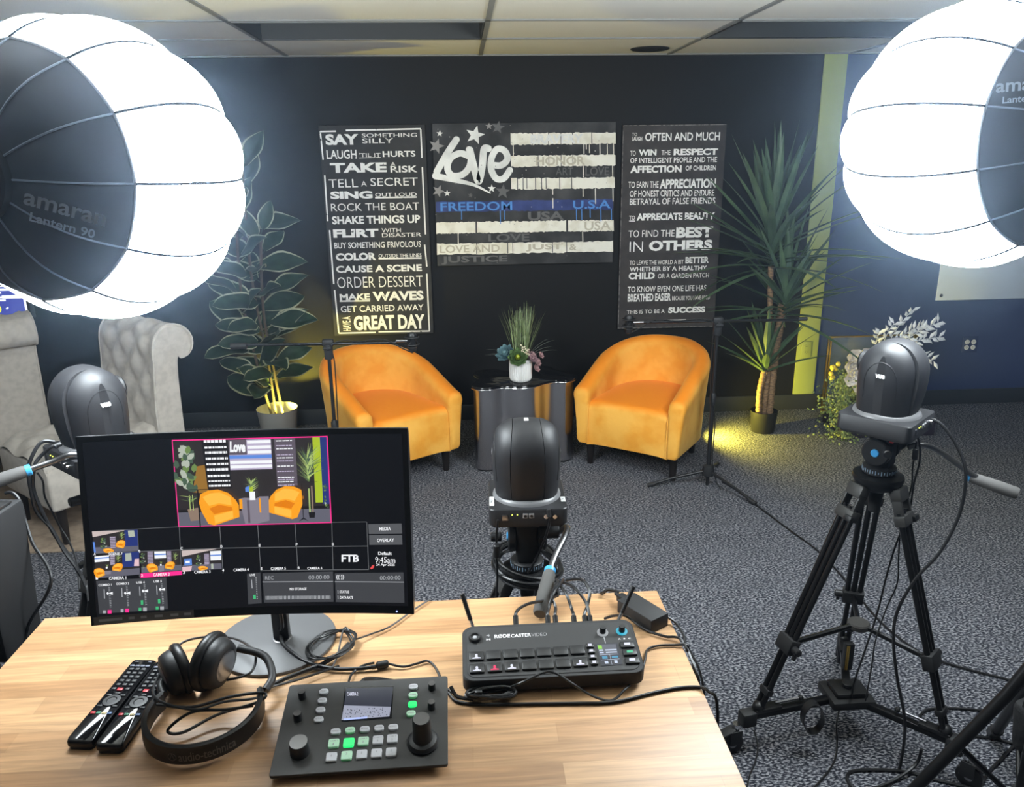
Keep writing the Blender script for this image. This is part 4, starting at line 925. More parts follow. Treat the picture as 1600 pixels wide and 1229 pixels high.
for k, (s, x) in enumerate((('COMBO 1', 182), ('COMBO 2', 255), ('USB 4', 330), ('USB 5', 403))):
    dy = -k*4.5; w_ = 27 if k < 2 else 18
    tx(s, x-w_, x+w_, 714+dy, 724+dy, UI['white']); lt((x-4, 738+dy), (x-2, 780+dy), 4, UI['lgrey'], .0012); lt((x+14, 728+dy), (x+21, 826+dy), 3, UI['grey2'], .0011)
    for j in range(13): lt((x+14+j*.55, 731+dy+j*7.3), (x+21+j*.55, 731+dy+j*7.3), 2, UI['lgrey'], .0013)
    yy = (757, 757, 748, 742)[k]+dy*0
    f.poly([mon(*uv(x+p, yy+q), .0015) for p, q in ((6, 0), (11, -7), (16, 0), (32, -7), (32, 7), (16, 2), (11, 8))], UI['white'])
    lt((x-8, 841+dy), (x+4, 841+dy), 14, UI['lgrey'] if k < 2 else UI['green'], .0013); lt((x+11, 841+dy), (x+27, 841+dy), 16, UI['mag'] if k < 2 else UI['lgrey'], .0013)
    if k > 1: lt((x+6, 800+dy), (x+7, 820+dy), 10, UI['green'], .0013)
quadc([(797, 674), (858, 668), (863, 808), (802, 813)], UI['grey'], .0006); tx('LIVE', 811, 834, 674, 684, UI['white']); lt((818, 700), (821, 740), 4, UI['lgrey'], .0012); lt((830, 770), (832, 788), 12, UI['green'], .0012)
for j in range(13): lt((836+j*.4, 690+j*8), (841+j*.4, 690+j*8), 3, UI['lgrey'], .0012)
for q in ([(868, 672), (1192, 662), (1194, 800), (874, 806)], [(1200, 670), (1518, 662), (1521, 800), (1204, 801)]): quadc(q, UI['grey'], .0006)
lt((868, 711), (1192, 707), 3, UI['lgrey'], .0012); lt((1200, 708), (1519, 706), 3, UI['lgrey'], .0012)
tx('REC', 880, 919, 684, 700, UI['lgrey'], bo=0); tx('00:00:00', 1079, 1175, 679, 697, UI['lgrey'], bo=0); tx('00:00:00', 1409, 1504, 678, 696, UI['lgrey'], bo=0); tx('((·))', 1207, 1243, 676, 698, UI['white']); tx('NO STORAGE', 992, 1069, 736, 748, UI['white']); tx('STATUS', 1222, 1266, 748, 760, UI['white'], slope=0); tx('DATA RATE', 1223, 1284, 773, 785, UI['white'], slope=0)
for y in (754, 779): lt((1214, y-8), (1215, y+8), 3, UI['lgrey'], .0012)
for j in range(50): lt((883+j*6, 775-j*.07), (883.6+j*6, 792-j*.12), 3.2, UI['lgrey'], .0012)
f.build('screen', t, True, 0)
f = MB(); s0 = uv(133, 885); s1 = uv(566, 852)
def stk(u, v): return mon(.008+u*.295, 1.0-.004-(1-v)*.042, .0008)
f.grid(stk, 10, 1, P('sticker', (.11, .105, .10), .5))
for (a, c) in ((.05, .28), (.34, .40), (.46, .52), (.60, .68), (.76, .84), (.9, .97)): f.grid(lambda u, v: mon(.008+(a+(c-a)*u)*.295, .996-.028+.014*v, .001), 2, 1, K['greyp'])
f.build('energy_sticker', t, True, 0)
f = MB(); p = mon(.945, .985, .001); f.ball(p, .0016, glow('led_blue', (.25, .3, 1), 3), 8, 6); f.build('power_light', t, True)
f = MB(); f.lathe([(0.128, 0), (.130, .002), (.129, .007), (.124, .009), (0, .0095)], P('grey_stand', (.080, .080, .083), .5), 64); f.build('base', t, smooth=30)
f = MB(); f.lathe([(.020, .0095), (.021, .0105), (.020, .011), (0, .011)], K['steel'], 30, (.012, 0, 0)); f.build('base_ring', t, smooth=30)
f = MB(); f.box((.012, .0, .17), (.036, .022, .32), K['black'], .005); f.box((.012, -.035, .33), (.07, .07, .07), K['black'], .008); f.build('neck', t)

# ------------------------------------------------------------------ cables helper
def cable(name, label, pts, r, group='loose cables', n=7, closed=False, mat=None, parts=()):
    f = MB(); f.tube(spline(pts, n, closed), r, mat or K['rubber'], 7, closed)
    for (p0, p1, rr) in parts: f.cyl(p0, p1, rr, K['black'], n=10, bev=rr*.3)
    return tag(f.build(name), label, 'cable', group)
def D(px, py, h=.004): return at_z(px, py, DZ+h)

# ------------------------------------------------------------------ video mixer deck
LX, RXX, YF, YB, ZF, ZB = -.024, .3455, 1.337, 1.490, .800, .824
t = thing('video_mixer', 'wide black video mixer deck with lit pads and two aerials near the desk edge', 'video mixer', ((LX+RXX)/2, (YF+YB)/2, DZ))
wx, dy_ = RXX-LX, YB-YF
ang = math.atan2(ZB-ZF, dy_)
X_ = M.Translation(V((0, 0, (ZF+ZB)/2-DZ))) @ M.Rotation(ang, 4, 'X')
def rr(w, d, r, n=6):
    return [(sx*(w/2-r)+r*math.cos(a0+a*PI/2/n), sy*(d/2-r)+r*math.sin(a0+a*PI/2/n)) for sx, sy, a0 in ((1, 1, 0), (-1, 1, PI/2), (-1, -1, PI), (1, -1, 3*PI/2)) for a in range(n+1)]
f = MB(); f.prism(rr(wx, dy_+.004, .022), -.030, 0, K['matte'], X_, .003)
f.prism(rr(wx-.016, dy_-.012, .02), 0, .0, K['matte'], X_) if False else None
f.prism(rr(wx-.03, dy_-.03, .02), .004-.0, .03, K['black'], M.Identity(4)); f.build('body', t, smooth=40)
for sx in (-1, 1):
    for sy in (-1, 1):
        f = MB(); f.cyl((sx*(wx/2-.04), sy*(dy_/2-.03), 0), (sx*(wx/2-.04), sy*(dy_/2-.03), .006), .012, K['rubber'], n=14); f.build('rubber_foot', t)
H = homog([(28, 120), (1478, 62), (1575, 540), (15, 600)])
def vm(x, y, h=0):
    u, v = H(x, y); return X_ @ V(((u-.5)*wx, (.5-v)*dy_, h))
VMQ = X_.to_3x3()
f = MB(); f.prism(rr(wx-.018, dy_-.014, .018), 0.0, .0012, P('deck_face', (.022, .022, .023), .5), X_, .0006)
def vt(s, x0, x1, yt, yb, mat, bo=.02, sl=-.045, h=.0016): f.text(s, lambda x, y: vm(x0+x*(x1-x0), yb+(yt-yb)*y+(x-.5)*(x1-x0)*sl, h), mat, bo)
vt('RØDE', 298, 430, 192, 224, K['white'], .022); vt('CASTER', 437, 607, 189, 218, K['white'], .01); vt('VIDEO', 612, 742, 183, 212, K['greyp'], -.01)
vt('4', 228, 258, 192, 212, K['greyp']); vt('H', 228, 262, 230, 246, K['white'])
vt('A   B   C', 1352, 1460, 238, 250, K['white'], .02)
f.poly([vm(1226, 222, .0017), vm(1234, 222, .0017), vm(1246, 285, .0017), vm(1238, 285, .0017)], K['greyp'])
f.build('face_plate', t, smooth=30)
def pad(x, y, w, d, name, lit=None, icon='person', mat=None):
    f = MB(); c = vm(x, y, .003); f.box(c, (w, d, .006), mat or K['black'], .002, R=VMQ)
    if lit:
        if icon == 'person':
            q = lambda a, b_: vm(x+a, y+b_, .0064)
            f.poly([q(-34, 32), q(36, 29), q(34, 20), q(14, 18), q(10, 10), q(-10, 10), q(-14, 20), q(-34, 23)], lit); f.poly([q(12*math.cos(a*PI/5), 0+11*math.sin(a*PI/5)) for a in range(10)], lit)
        else:
            q = lambda a, b_: vm(x+a, y+b_, .0064); a_, b2 = icon
            f.poly([q(-a_, -b2), q(a_, -b2-1), q(a_, b2-1), q(-a_, b2)], lit)
    f.build(name, t)
padw = glow('pad_white', (.8, .82, 1), 1.0); padm = glow('pad_magenta', (.95, .02, .14), 1.0); padg = glow('pad_green', (.03, .55, .28), 1.0)
for k, x in enumerate((138, 281, 424, 567, 709, 852, 995)): pad(x, 392-k*7.4, .030, .024, 'pad_button', padw if k == 0 else None)
for k, x in enumerate((138, 287, 431, 577, 722, 867, 1012)): pad(x, 502-k*7.2, .030, .024, 'pad_button', {0: padw, 1: padm, 2: padw, 6: padw}.get(k))
for x, y in ((1104, 312), (1112, 363), (1121, 414), (1131, 466)): pad(x, y, .016, .011, 'menu_button', padw, (16, 10))
for (x, y, l) in ((1425, 306, padw), (1443, 376, padg), (1459, 450, padw)): pad(x, y, .029, .017, 'function_button', l, (26, 11))
f = MB(); sc = [(1155, 290), (1345, 286), (1372, 478), (1190, 490)]
f.poly([vm(*p, .0022) for p in sc], glow('lcd_dark', (.012, .014, .03), 1)); Hs = homog([(0, 0), (1, 0), (1, 1), (0, 1)], sc)
def sq(x0, y0, x1, y1, m, h=.0026): f.poly([vm(*Hs(x0, y0), h), vm(*Hs(x1, y0), h), vm(*Hs(x1, y1), h), vm(*Hs(x0, y1), h)], m)
lg = glow('lcd_grey', (.10, .11, .15), 1); lw = glow('lcd_white', (.6, .68, .85), 1); lc = glow('lcd_cyan', (.05, .3, .5), 1); lgr = glow('lcd_green', (.3, .75, .05), 1)
sq(.05, .04, .9, .5, lg, .0024); sq(.06, .08, .24, .24, lgr); sq(.36, .27, .88, .33, lw); sq(.36, .38, .88, .43, lw); sq(.08, .27, .26, .33, lw); sq(.08, .38, .26, .43, lw)
sq(.05, .5, .92, .515, lw); sq(.05, .73, .92, .745, lw); sq(.5, .5, .512, .98, lw); sq(.14, .56, .38, .69, lc); sq(.58, .58, .88, .67, lc); sq(.2, .80, .36, .92, lw); sq(.65, .80, .8, .92, lw)
f.build('touch_screen', t, smooth=0)
def knob(x, y, r, hgt, ring, name='knob'):
    f = MB(); Rm = VMQ
    f.lathe([(r*1.75, .001), (r*1.8, .003), (r*1.3, .0035), (0, .0035)], ring, 28, vm(x, y, 0), Rm); f.lathe([(r, .003), (r*1.0, .006), (r*.94, hgt-.001), (r*.88, hgt), (0, hgt)], K['black'], 24, vm(x, y, 0), Rm); f.build(name, t)
knob(1222, 188, .0068, .017, glow('ring_white', (.32, .34, .36), 1)); knob(1388, 178, .0068, .017, glow('ring_cyan', (.02, .42, .6), 1))
f = MB(); f.lathe([(.0135, .001), (.0135, .006), (.012, .0085), (.009, .0085), (.008, .005), (.0, .004)], K['black'], 30, vm(132, 228, 0), VMQ); f.lathe([(.005, .004), (.004, .0055), (0, .0055)], K['greyp'], 18, vm(132, 228, .0005), VMQ); f.build('dial', t)
def aerial(p0, p1):
    p0, p1 = V(p0), V(p1); f = MB(); d = (p1-p0).normalized()
    f.cyl(p0+d*.012, p1, .0048, K['black'], r1=.0052, n=12, bev=.001); o = f.build('aerial', t, True)
    f = MB(); f.cyl(p0-d*.012, p0+d*.014, .0042, K['chrome'], n=12); f.build('aerial_hinge', o, True) if False else f.build('aerial_hinge', t, True)
aerial(at_y(738, 977, 1.505), at_y(722, 927, 1.53)); aerial(at_y(968, 965, 1.505), at_y(990, 915, 1.53))
for k in range(10):
    f = MB(); x = -.115+k*.021; f.cyl((x, dy_/2-.006, .036), (x, dy_/2+.006, .036), .005, K['chrome'], n=12); f.build('rear_socket', t)

# ------------------------------------------------------------------ joystick camera controller
t = thing('camera_controller', 'black camera controller with a joystick, white keys and glowing green buttons', 'camera controller', (-.207, 1.240, DZ))
cw, cd = .309, .206
ang2 = math.radians(9)
Y_ = M.Translation(V((0, 0, .034))) @ M.Rotation(ang2, 4, 'X') @ M.Rotation(math.radians(.6), 4, 'Z')
f = MB(); f.prism(rr(cw-.05, cd-.06, .006), 0.0, .014, K['black'], M.Rotation(0, 4, 'X') @ M.Translation(V((0, .008, 0)))); f.box((0, .012, .0185), (cw-.05, cd-.07, .022), K['black'], .002, R=M.Rotation(ang2, 3, 'X')); f.build('body', t)
face2 = P('controller_face', (.026, .025, .024), .5, bump=(900, .06))
f = MB(); f.prism(rr(cw, cd, .005, 4), -.006, 0, face2, Y_, .001); f.build('top_plate', t)
HC = homog([(225, 193), (1508, 132), (1480, 792), (52, 838)])
def cc(x, y, h=0):
    u, v = HC(x, y); return Y_ @ V(((u-.5)*cw, (.5-v)*cd, h))
CQ = Y_.to_3x3()
keyw = P('white_key', (.50, .50, .53), .45); keyg = glow('green_key', (.03, .95, .22), 1.1); keyg2 = P('greenish_key', (.42, .60, .46), .45, emit=((.1, .6, .2), .12))
def key(x, y, w, d, mat, r, txt=None):
    f = MB(); c = Y_.inverted() @ cc(x, y, 0); f.prism([(c.x+p, c.y+q) for p, q in rr(w, d, r, 5)], 0, .0045, mat, Y_, .001)
    if txt:
        for s, y0, hh in txt: f.text(s, lambda u, v: Y_ @ V((c.x+(u-.5)*w*(.7 if len(s) > 1 else .12), c.y+(v-.5)*hh+y0, .0048)), K['greyp'] if mat != keyg else mat, .02)
    f.build('key', t)
for (x, y, a) in ((492, 250, 'PRESET'), (478, 315, 'FOCUS'), (462, 382, 'MENU'), (447, 450, 'SETUP')): key(x, y, .0175, .0135, keyw, .0062, [(a, 0, .0035)])
for (x, y, m) in ((1217, 220, keyw), (1212, 282, keyg2), (1205, 348, keyg), (1190, 418, keyg2)): key(x, y, .0175, .0135, m, .0062, [('SPEED', 0, .003)])
for k, (x, y) in enumerate(((577, 540), (693, 532), (810, 527), (925, 521), (1040, 516))): key(x, y, .0180, .0135, keyg2 if k == 1 else keyw, .0058, [(('MENU', 'CAMERA', 'MODE', 'ENTER', 'ESC')[k], 0, .003)])
for k, (x, y) in enumerate(((560, 624), (680, 620), (795, 613), (913, 607), (1030, 600))): key(x, y, .0192, .0185, keyg if k == 1 else (keyg2 if k in (0, 2) else keyw), .003, [('CAM %d' % (k+1), .004, .003), (str(k+1), -.003, .005)])
for k, (x, y) in enumerate(((540, 722), (660, 714), (780, 708), (898, 703), (1018, 698))): key(x, y, .0192, .0185, keyg2 if k == 1 else keyw, .003, [(str((6, 7, 8, 9, 0)[k]), .002, .005)])
f = MB(); sc = [(660, 215), (1055, 208), (1030, 445), (625, 462)]
f.poly([cc(*p, .0010) for p in sc], K['gloss']); Hs = homog([(0, 0), (1, 0), (1, 1), (0, 1)], sc)
def cq(pts, m, h): f.poly([cc(*Hs(*p), h) for p in pts], m)
cq([(.03, .04), (.99, .04), (.97, .66), (.02, .54)], glow('ctl_screen', (.012, .014, .035), 1.0), .0014); cq([(.02, .54), (.97, .66), (.95, .95), (.0, .97)], glow('ctl_screen2', (.33, .35, .45), 1.0), .0014)
cq([(.04, .93), (.5, .92), (.5, .97), (.04, .98)], glow('ctl_screen3', (.4, .5, .9), 1.2), .0018)
tl = glow('ctl_text', (.6, .62, .75), 1.0); a0 = Hs(.06, .27); a1 = Hs(.27, .17); f.text('CAMERA 2', lambda u, v: cc(a0[0]+(a1[0]-a0[0])*u, a0[1]+(a1[1]-a0[1]+0)*v, .0018), tl, .03)
for k in range(60):
    x, y = random.uniform(.05, .9), random.uniform(.66, .92); w_ = random.uniform(.008, .02); cq([(x, y), (x+w_, y), (x+w_, y+.02), (x, y+.02)], K['gloss'], .0017)
f.build('screen', t, smooth=0)
def cknob(x, y, r, h, top=None):
    f = MB(); f.lathe([(r*1.02, .0), (r*1.02, .002), (r, .003), (r*.97, h-.0015), (r*.9, h)], K['black'], 30, cc(x, y), CQ); f.lathe([(r*.9, h), (0, h+.0004)], top or K['greyp'], 30, cc(x, y), CQ); f.build('knob', t)
ktop = P('knob_cap', (.075, .07, .068), .45)
cknob(322, 285, .0072, .017, ktop); cknob(286, 440, .0078, .017, ktop); cknob(296, 672, .0175, .026, P('satin_dial_cap', (.16, .155, .15), .35)); cknob(1372, 228, .0072, .015, ktop); cknob(1363, 372, .0072, .017, ktop)
f = MB(); f.lathe([(.028, .0), (.029, .004), (.026, .007), (.025, .010), (.018, .013)], K['black'], 36, cc(1280, 625), CQ); js = f.build('joystick', t)
f = MB(); f.lathe([(.019, .009), (.017, .02), (.0165, .05), (.016, .058), (.0145, .0605)], K['matte'], 30, cc(1280, 625), CQ); f.lathe([(.0145, .0605), (0, .061)], ktop, 30, cc(1280, 625), CQ); f.build('stick', js)

# ------------------------------------------------------------------ two remote controls
def remote(p_far, p_near, label, slant=0):
    a, c = V(p_far), V(p_near); d = (c-a); L = d.length; rz = math.atan2(d.y, d.x)+PI/2
    t = thing('remote_control', label, 'remote control', ((a.x+c.x)/2, (a.y+c.y)/2, DZ), rz, 'remote controls')
    w = .051; f = MB(); f.prism(rr(w-.004, L-.004, .008), 0, .010, K['black'], M.Identity(4)); f.prism(rr(w, L, .008), .008, .0195, K['gloss'], M.Identity(4), .0035); f.build('body', t, smooth=50)
    def btn(x, y, bw, bh, mat, z=.0198):
        q = MB(); q.box((x, L/2-y, z), (bw, bh, .003), mat, .0008); q.build('remote_key', t)
    kb = P('remote_key', (.035, .035, .037), .5) if 'rk' not in K else K['rk']; K['rk'] = kb
    b2 = P('remote_bluegrey', (.11, .12, .16), .5) if 'rk2' not in K else K['rk2']; K['rk2'] = b2
    btn(-.014, .010, .008, .005, kb); btn(.014, .010, .007, .004, b2)
    for x in range(4): btn(-.0165+x*.011, .024, .009, .0055, b2)
    for r_ in range(5):
        for x in range(3): btn(-.013+x*.013, .035+r_*.0125, .0085, .0065, kb)
    btn(-.002, .100, .011, .008, K['red']); btn(.013, .098, .008, .006, kb); btn(-.015, .098, .008, .006, kb)
    for x, y in ((-.014, .118), (.014, .118), (0, .112), (-.015, .15), (.015, .15)): btn(x, y, .010, .004, kb)
    for x, m in ((-.017, 'red'), (-.006, 'g'), (.005, 'y'), (.016, 'b')):
        mm = {'red': K['red'], 'g': K.setdefault('rg', P('green_key_p', (.03, .18, .10), .5)), 'y': K.setdefault('ry', P('tan_key', (.45, .36, .18), .5)), 'b': K.setdefault('rb', P('blue_key_p', (.05, .10, .22), .5))}[m]
        btn(x, .170, .009, .006, mm)
    b_ = MB(); b_.lathe([(.0165, .0192), (.0165, .0215), (.010, .0218), (.0085, .0205), (0, .0205)], K['black'], 30, (0, L/2-.134, 0)); b_.build('ring_key', t)
remote(at_z(228, 1029, DZ+.02), at_z(122, 1158, DZ+.02), 'black remote control, the left of the two lying side by side'); remote(at_z(264, 1031, DZ+.02), at_z(168, 1164, DZ+.02), 'black remote control half covered by the headphones')

# ------------------------------------------------------------------ headphones
t = thing('headphones', 'black over-ear headphones lying on the desk with their cable', 'headphones', (-.515, 1.30, DZ))
def band(a, h, off=0):          # a -pi..0 front half; ends go back towards the cups
    return V(((.104+off)*math.cos(a), (.108+off)*math.sin(a)-.005, h))
pad_ = P('black_leatherette', (.008, .0075, .0075), .42); hm = P('headphone_black', (.013, .013, .014), .5)
def bnd(u, v):
    a = math.radians(-205+u*230); j = round(v*8) % 8
    o, h = [(.0045, .012), (.0055, .022), (.0045, .047), (0, .050), (-.006, .047), (-.008, .03), (-.006, .012), (0, .009)][j]
    return band(a, h+.0*math.sin(a), o)
f = MB(); f.grid(bnd, 48, 8, pad_, cv=True)
for e in (0, 1): f.poly([bnd(e, j/8) for j in range(8)], pad_)
f.build('headband', t, smooth=50)
f = MB()
def bt(s, a0, a1, h0, h1, bo): f.text(s, lambda x, y: band(math.radians(a0+(a1-a0)*x), h0+(h1-h0)*y, .0062), P('worn_print', (.075, .068, .060), .5) if 'wp' not in K else K['wp'], bo)
K['wp'] = P('worn_print', (.10, .092, .082), .5)
bt('audio-technica', -96, -44, .020, .038, .012)
c0 = math.radians(-102); f.tube([band(c0+.07*math.cos(k*PI/8), .029+.0075*math.sin(k*PI/8), .0062) for k in range(16)], .0006, K['wp'], 5, closed=True)
f.tube([band(c0-.04, .024, .0064), band(c0, .035, .0064), band(c0+.04, .024, .0064)], .0007, K['wp'], 5)
f.build('headband_lettering', t, smooth=0)
def cup(c, nrm, r=.044):
    n = V(nrm).normalized(); Rm = n.to_track_quat('Z', 'Y').to_matrix(); c = V(c)
    f = MB(); f.lathe([(.0, -.022), (r*.55, -.021), (r*.8, -.017), (r*.88, -.008), (r*.92, .002), (r*.9, .006)], hm, 36, c, Rm); f.lathe([(r*.50, -.0225), (r*.56, -.0215), (r*.50, -.0208)], K['steel'], 36, c, Rm); o = f.build('ear_cup', t, smooth=50)
    f = MB(); f.lathe([(r*.92, .006), (r*1.04, .010), (r*1.07, .018), (r*1.0, .026), (r*.8, .028), (r*.62, .024), (r*.55, .014), (0, .012)], pad_, 36, c, Rm); f.build('ear_pad', o, smooth=60)
    return n
cup((-.090, .100, .050), (.80, .55, .10), .050); cup((-.008, .112, .058), (-.93, .30, .12), .057)
for p in ([(-.097, .055, .03), (-.112, .085, .034), (-.10, .112, .04), (-.09, .115, .045)], [(.10, .055, .03), (.108, .085, .04), (.085, .125, .06), (.03, .135, .075)]):
    f = MB(); f.tube(spline(p, 5), [.008]*16, hm, 10); f.build('yoke', t)
def hp(pts): return spline([D(*p) for p in pts], 8)
cb = [(355, 1062, .03), (392, 1050, .05), (398, 1020, .05), (372, 999, .04), (332, 994, .03), (288, 1002, .02), (264, 1028, .02), (240, 1085, .05), (300, 1108, .06), (350, 1096, .055), (400, 1090, .045), (415, 1076, .03), (470, 1060, .012), (530, 1040, .010)]
cable('headphone_cable', 'black headphone cable curling round the ear cups', [D(*p) for p in cb], .0026)
cb = [(245, 1100, .052), (300, 1104, .058), (360, 1088, .055), (412, 1082, .05), (404, 1096, .04), (340, 1116, .02), (285, 1144, .012), (262, 1140, .02), (300, 1112, .05), (352, 1108, .05), (395, 1102, .03)]
cable('headphone_cable', 'black coiled cable bundle lying inside the headband', [D(*p) for p in cb], .0030)

# ------------------------------------------------------------------ power adaptor and desk cables
a = [at_z(990, 923, DZ+.034), at_z(1043, 955, DZ+.034), at_z(1018, 965, DZ+.034), at_z(967, 944, DZ+.034)]
cx = sum((p for p in a), V((0, 0, 0)))/4; dr = (a[1]-a[0]); rz = math.atan2(dr.y, dr.x)
t = thing('power_adaptor', 'black power adaptor brick on the far right corner of the desk', 'power adaptor', (cx.x, cx.y, DZ), rz)
f = MB(); f.box((0, 0, .017), (.112, .056, .034), K['matte'], .003); f.build('body', t)
f = MB(); f.box((-.068, .004, .018), (.03, .022, .018), K['black'], .004); f.cyl((-.08, .004, .018), (-.098, .006, .018), .006, K['black'], r1=.004, n=10); f.build('plug', t)
cable('power_cable', 'black mains cable running off the desk behind the adaptor', [at_z(968, 925, DZ+.018), D(952, 921, .02), D(944, 925, .012), at_y(937, 930, 1.72)+V((0, 0, -.02)), V((.33, 1.76, .5))], .004, 'desk cables')
cable('power_cable', 'thin black lead from the adaptor to the mixer, looping over the desk edge', [at_z(1040, 962, DZ+.018), D(1055, 972, .008), D(1068, 992, .006), D(1072, 1012, .004), V((.475, 1.45, .74)), V((.478, 1.42, .70)), V((.473, 1.40, .735)), D(1066, 1001, .006), D(1040, 994, .006), D(1020, 988, .006), D(1000, 978, .008), D(978, 962, .02), at_y(958, 962, 1.52), at_y(945, 966, 1.50)], .0030, 'desk cables')
cable('power_cable', 'black lead from the mixer curling back and over the right desk edge', [D(1003, 1050, .006), D(1008, 1030, .008), D(1012, 1014, .006), D(1030, 1008, .005), D(1055, 1007, .005), D(1072, 1007, .006), V((.472, 1.46, .755)), V((.484, 1.42, .73)), V((.486, 1.38, .66)), V((.48, 1.33, .4))], .0026, 'desk cables')
cable('usb_cable', 'black cable crossing the front of the mixer to the right desk edge', [D(680, 1068), D(700, 1082), D(716, 1096), D(760, 1100), D(830, 1099), D(900, 1098), D(960, 1096), D(1020, 1082), D(1060, 1074), D(1092, 1073), V((.466, 1.315, .765)), V((.485, 1.30, .72)), V((.488, 1.29, .4))], .0034, 'desk cables')
cable('usb_cable', 'thin black cable arching over the pads along the front of the mixer', [D(745, 1085, .012), D(790, 1075, .02), at_z(815, 1066, .808), at_z(850, 1050, .812), at_z(868, 1051, .812), at_z(895, 1068, .803), D(920, 1084, .02), D(948, 1094, .006), D(963, 1090, .006), D(975, 1078, .012), D(984, 1071, .012)], .0026, 'desk cables')
f = MB()
for k in range(7):
    r_ = random.uniform(.9, 1.1); c_ = D(762+k, 1082, .012+.002*k)
    f.tube(spline([c_+V((.045*r_*math.cos(a_), .014*r_*math.sin(a_), .004*math.sin(a_*2+k))) for a_ in [q*PI/5 for q in range(10)]], 4, True), .0026, K['rubber'], 6, closed=True)
f.box(D(748, 1082, .014), (.016, .022, .020), K['black'], .004)
tag(f.build('bundled_cable'), 'bundle of tied black cable at the front left foot of the mixer', 'cable', 'desk cables')
coil = []
rnd = random.Random(4)
for k in range(42):
    a_ = k*2*PI/8+.4; R1 = rnd.uniform(.85, 1.12); c_ = D(518, 1006, .010+.006*rnd.random()+.004*(k % 3)); coil.append(c_+V((.046*R1*math.cos(a_)+.004*math.sin(k), .052*R1*math.sin(a_)+.012*math.cos(a_), 0)))
start = [at_y(672, 938, 1.703)+V((0, 0, .004)), D(645, 953, .006), D(610, 978, .006), D(580, 990, .008), D(555, 998, .012)]
cable('coiled_cable', 'loosely coiled thin black cable on the desk beside the monitor base', start+coil+[D(520, 1040, .006), D(480, 1044, .006)], .0021, 'desk cables', 5)
cable('monitor_cable', 'black monitor cable dropping behind the stand and curving to an inline connector', [V((-.425, 1.555, .90)), V((-.418, 1.54, .82)), D(437, 985, .03), D(442, 1005, .012), D(458, 1020, .012), D(480, 1034, .008), D(520, 1044, .008), D(560, 1044, .008), D(580, 1042, .008)], .0042, 'desk cables', parts=((D(580, 1042, .009), D(588, 1041, .009), .0052), (D(588, 1040, .010), D(607, 1036, .010), .0085)))
cable('data_cable', 'thin black cable from the inline connector round to the controller', [D(606, 1036, .010), D(630, 1041, .006), D(652, 1036, .006), D(668, 1032, .006), D(680, 1042, .006), D(690, 1062, .006), D(698, 1075, .008), D(712, 1085, .01)], .0026, 'desk cables')
cable('data_cable', 'thin black cable plugged into the back of the controller', [D(585, 1035, .008), D(566, 1040, .006), D(550, 1052, .008), D(544, 1068, .018), at_z(541, 1076, .80)], .0026, 'desk cables', parts=((at_z(543, 1068, DZ+.03), at_z(541, 1078, DZ+.036), .0048),))
cable('network_cable', 'flat-lying black network cable behind the controller', [at_z(566, 1070, .80), at_z(569, 1062, .802), D(590, 1061, .022), D(625, 1066, .015), D(650, 1070, .012)], .0048, 'desk cables', parts=((at_z(563, 1076, .795), at_z(567, 1064, .802), .007),))
cable('power_cable', 'black cable running along the desk behind the headphones', [D(410, 1078, .008), D(440, 1062, .008), D(480, 1046, .007), D(505, 1036, .008), D(530, 1020, .012), D(545, 1005, .014)], .0048, 'desk cables')
cable('power_cable', 'black lead beside the right end of the controller', [at_z(704, 1072, .785), D(712, 1086, .012), D(722, 1090, .008), D(740, 1092, .006)], .0040, 'desk cables')
# leads standing up behind the mixer
for k, (px, top, xo) in enumerate(((806, (862, 925), 0), (856, (866, 918), .0), (868, (884, 912), 0), (897, (873, 910), 0), (914, (880, 905), 0), (922, (880, 900), 0))):
    p0 = at_y(px, 972, 1.50); lab = ['black lead with a silver plug at the left rear of the mixer', 'short black lead behind the mixer just right of the grey handle grip', 'black lead behind the mixer beside the two inner plugs', 'black lead bending over to the middle rear of the mixer', 'black lead with a chrome plug looping high behind the mixer', 'outer black lead looping high behind the mixer'][k]
    ends = [[(812, 950), (828, 942), (850, 938), (872, 930)], [(858, 948), (866, 925), (876, 912), (880, 905)], [(868, 948), (862, 930), (870, 915), (880, 908)], [(893, 950), (885, 928), (875, 914), (870, 905)], [(918, 945), (921, 922), (908, 905), (885, 906)], [(915, 940), (900, 920), (888, 912), (872, 908)]][k]
    Y0 = [1.54, 1.57, 1.62, 1.68]
    pts = [p0, p0+V((0, .012, .012))]+[at_y(e[0], e[1], y) for e, y in zip(ends, Y0)]
    cable('video_cable', lab, pts, .0036, 'leads behind the mixer', parts=((p0+V((0, -.008, -.004)), p0+V((0, .010, .012)), .0058),), mat=K['rubber'])
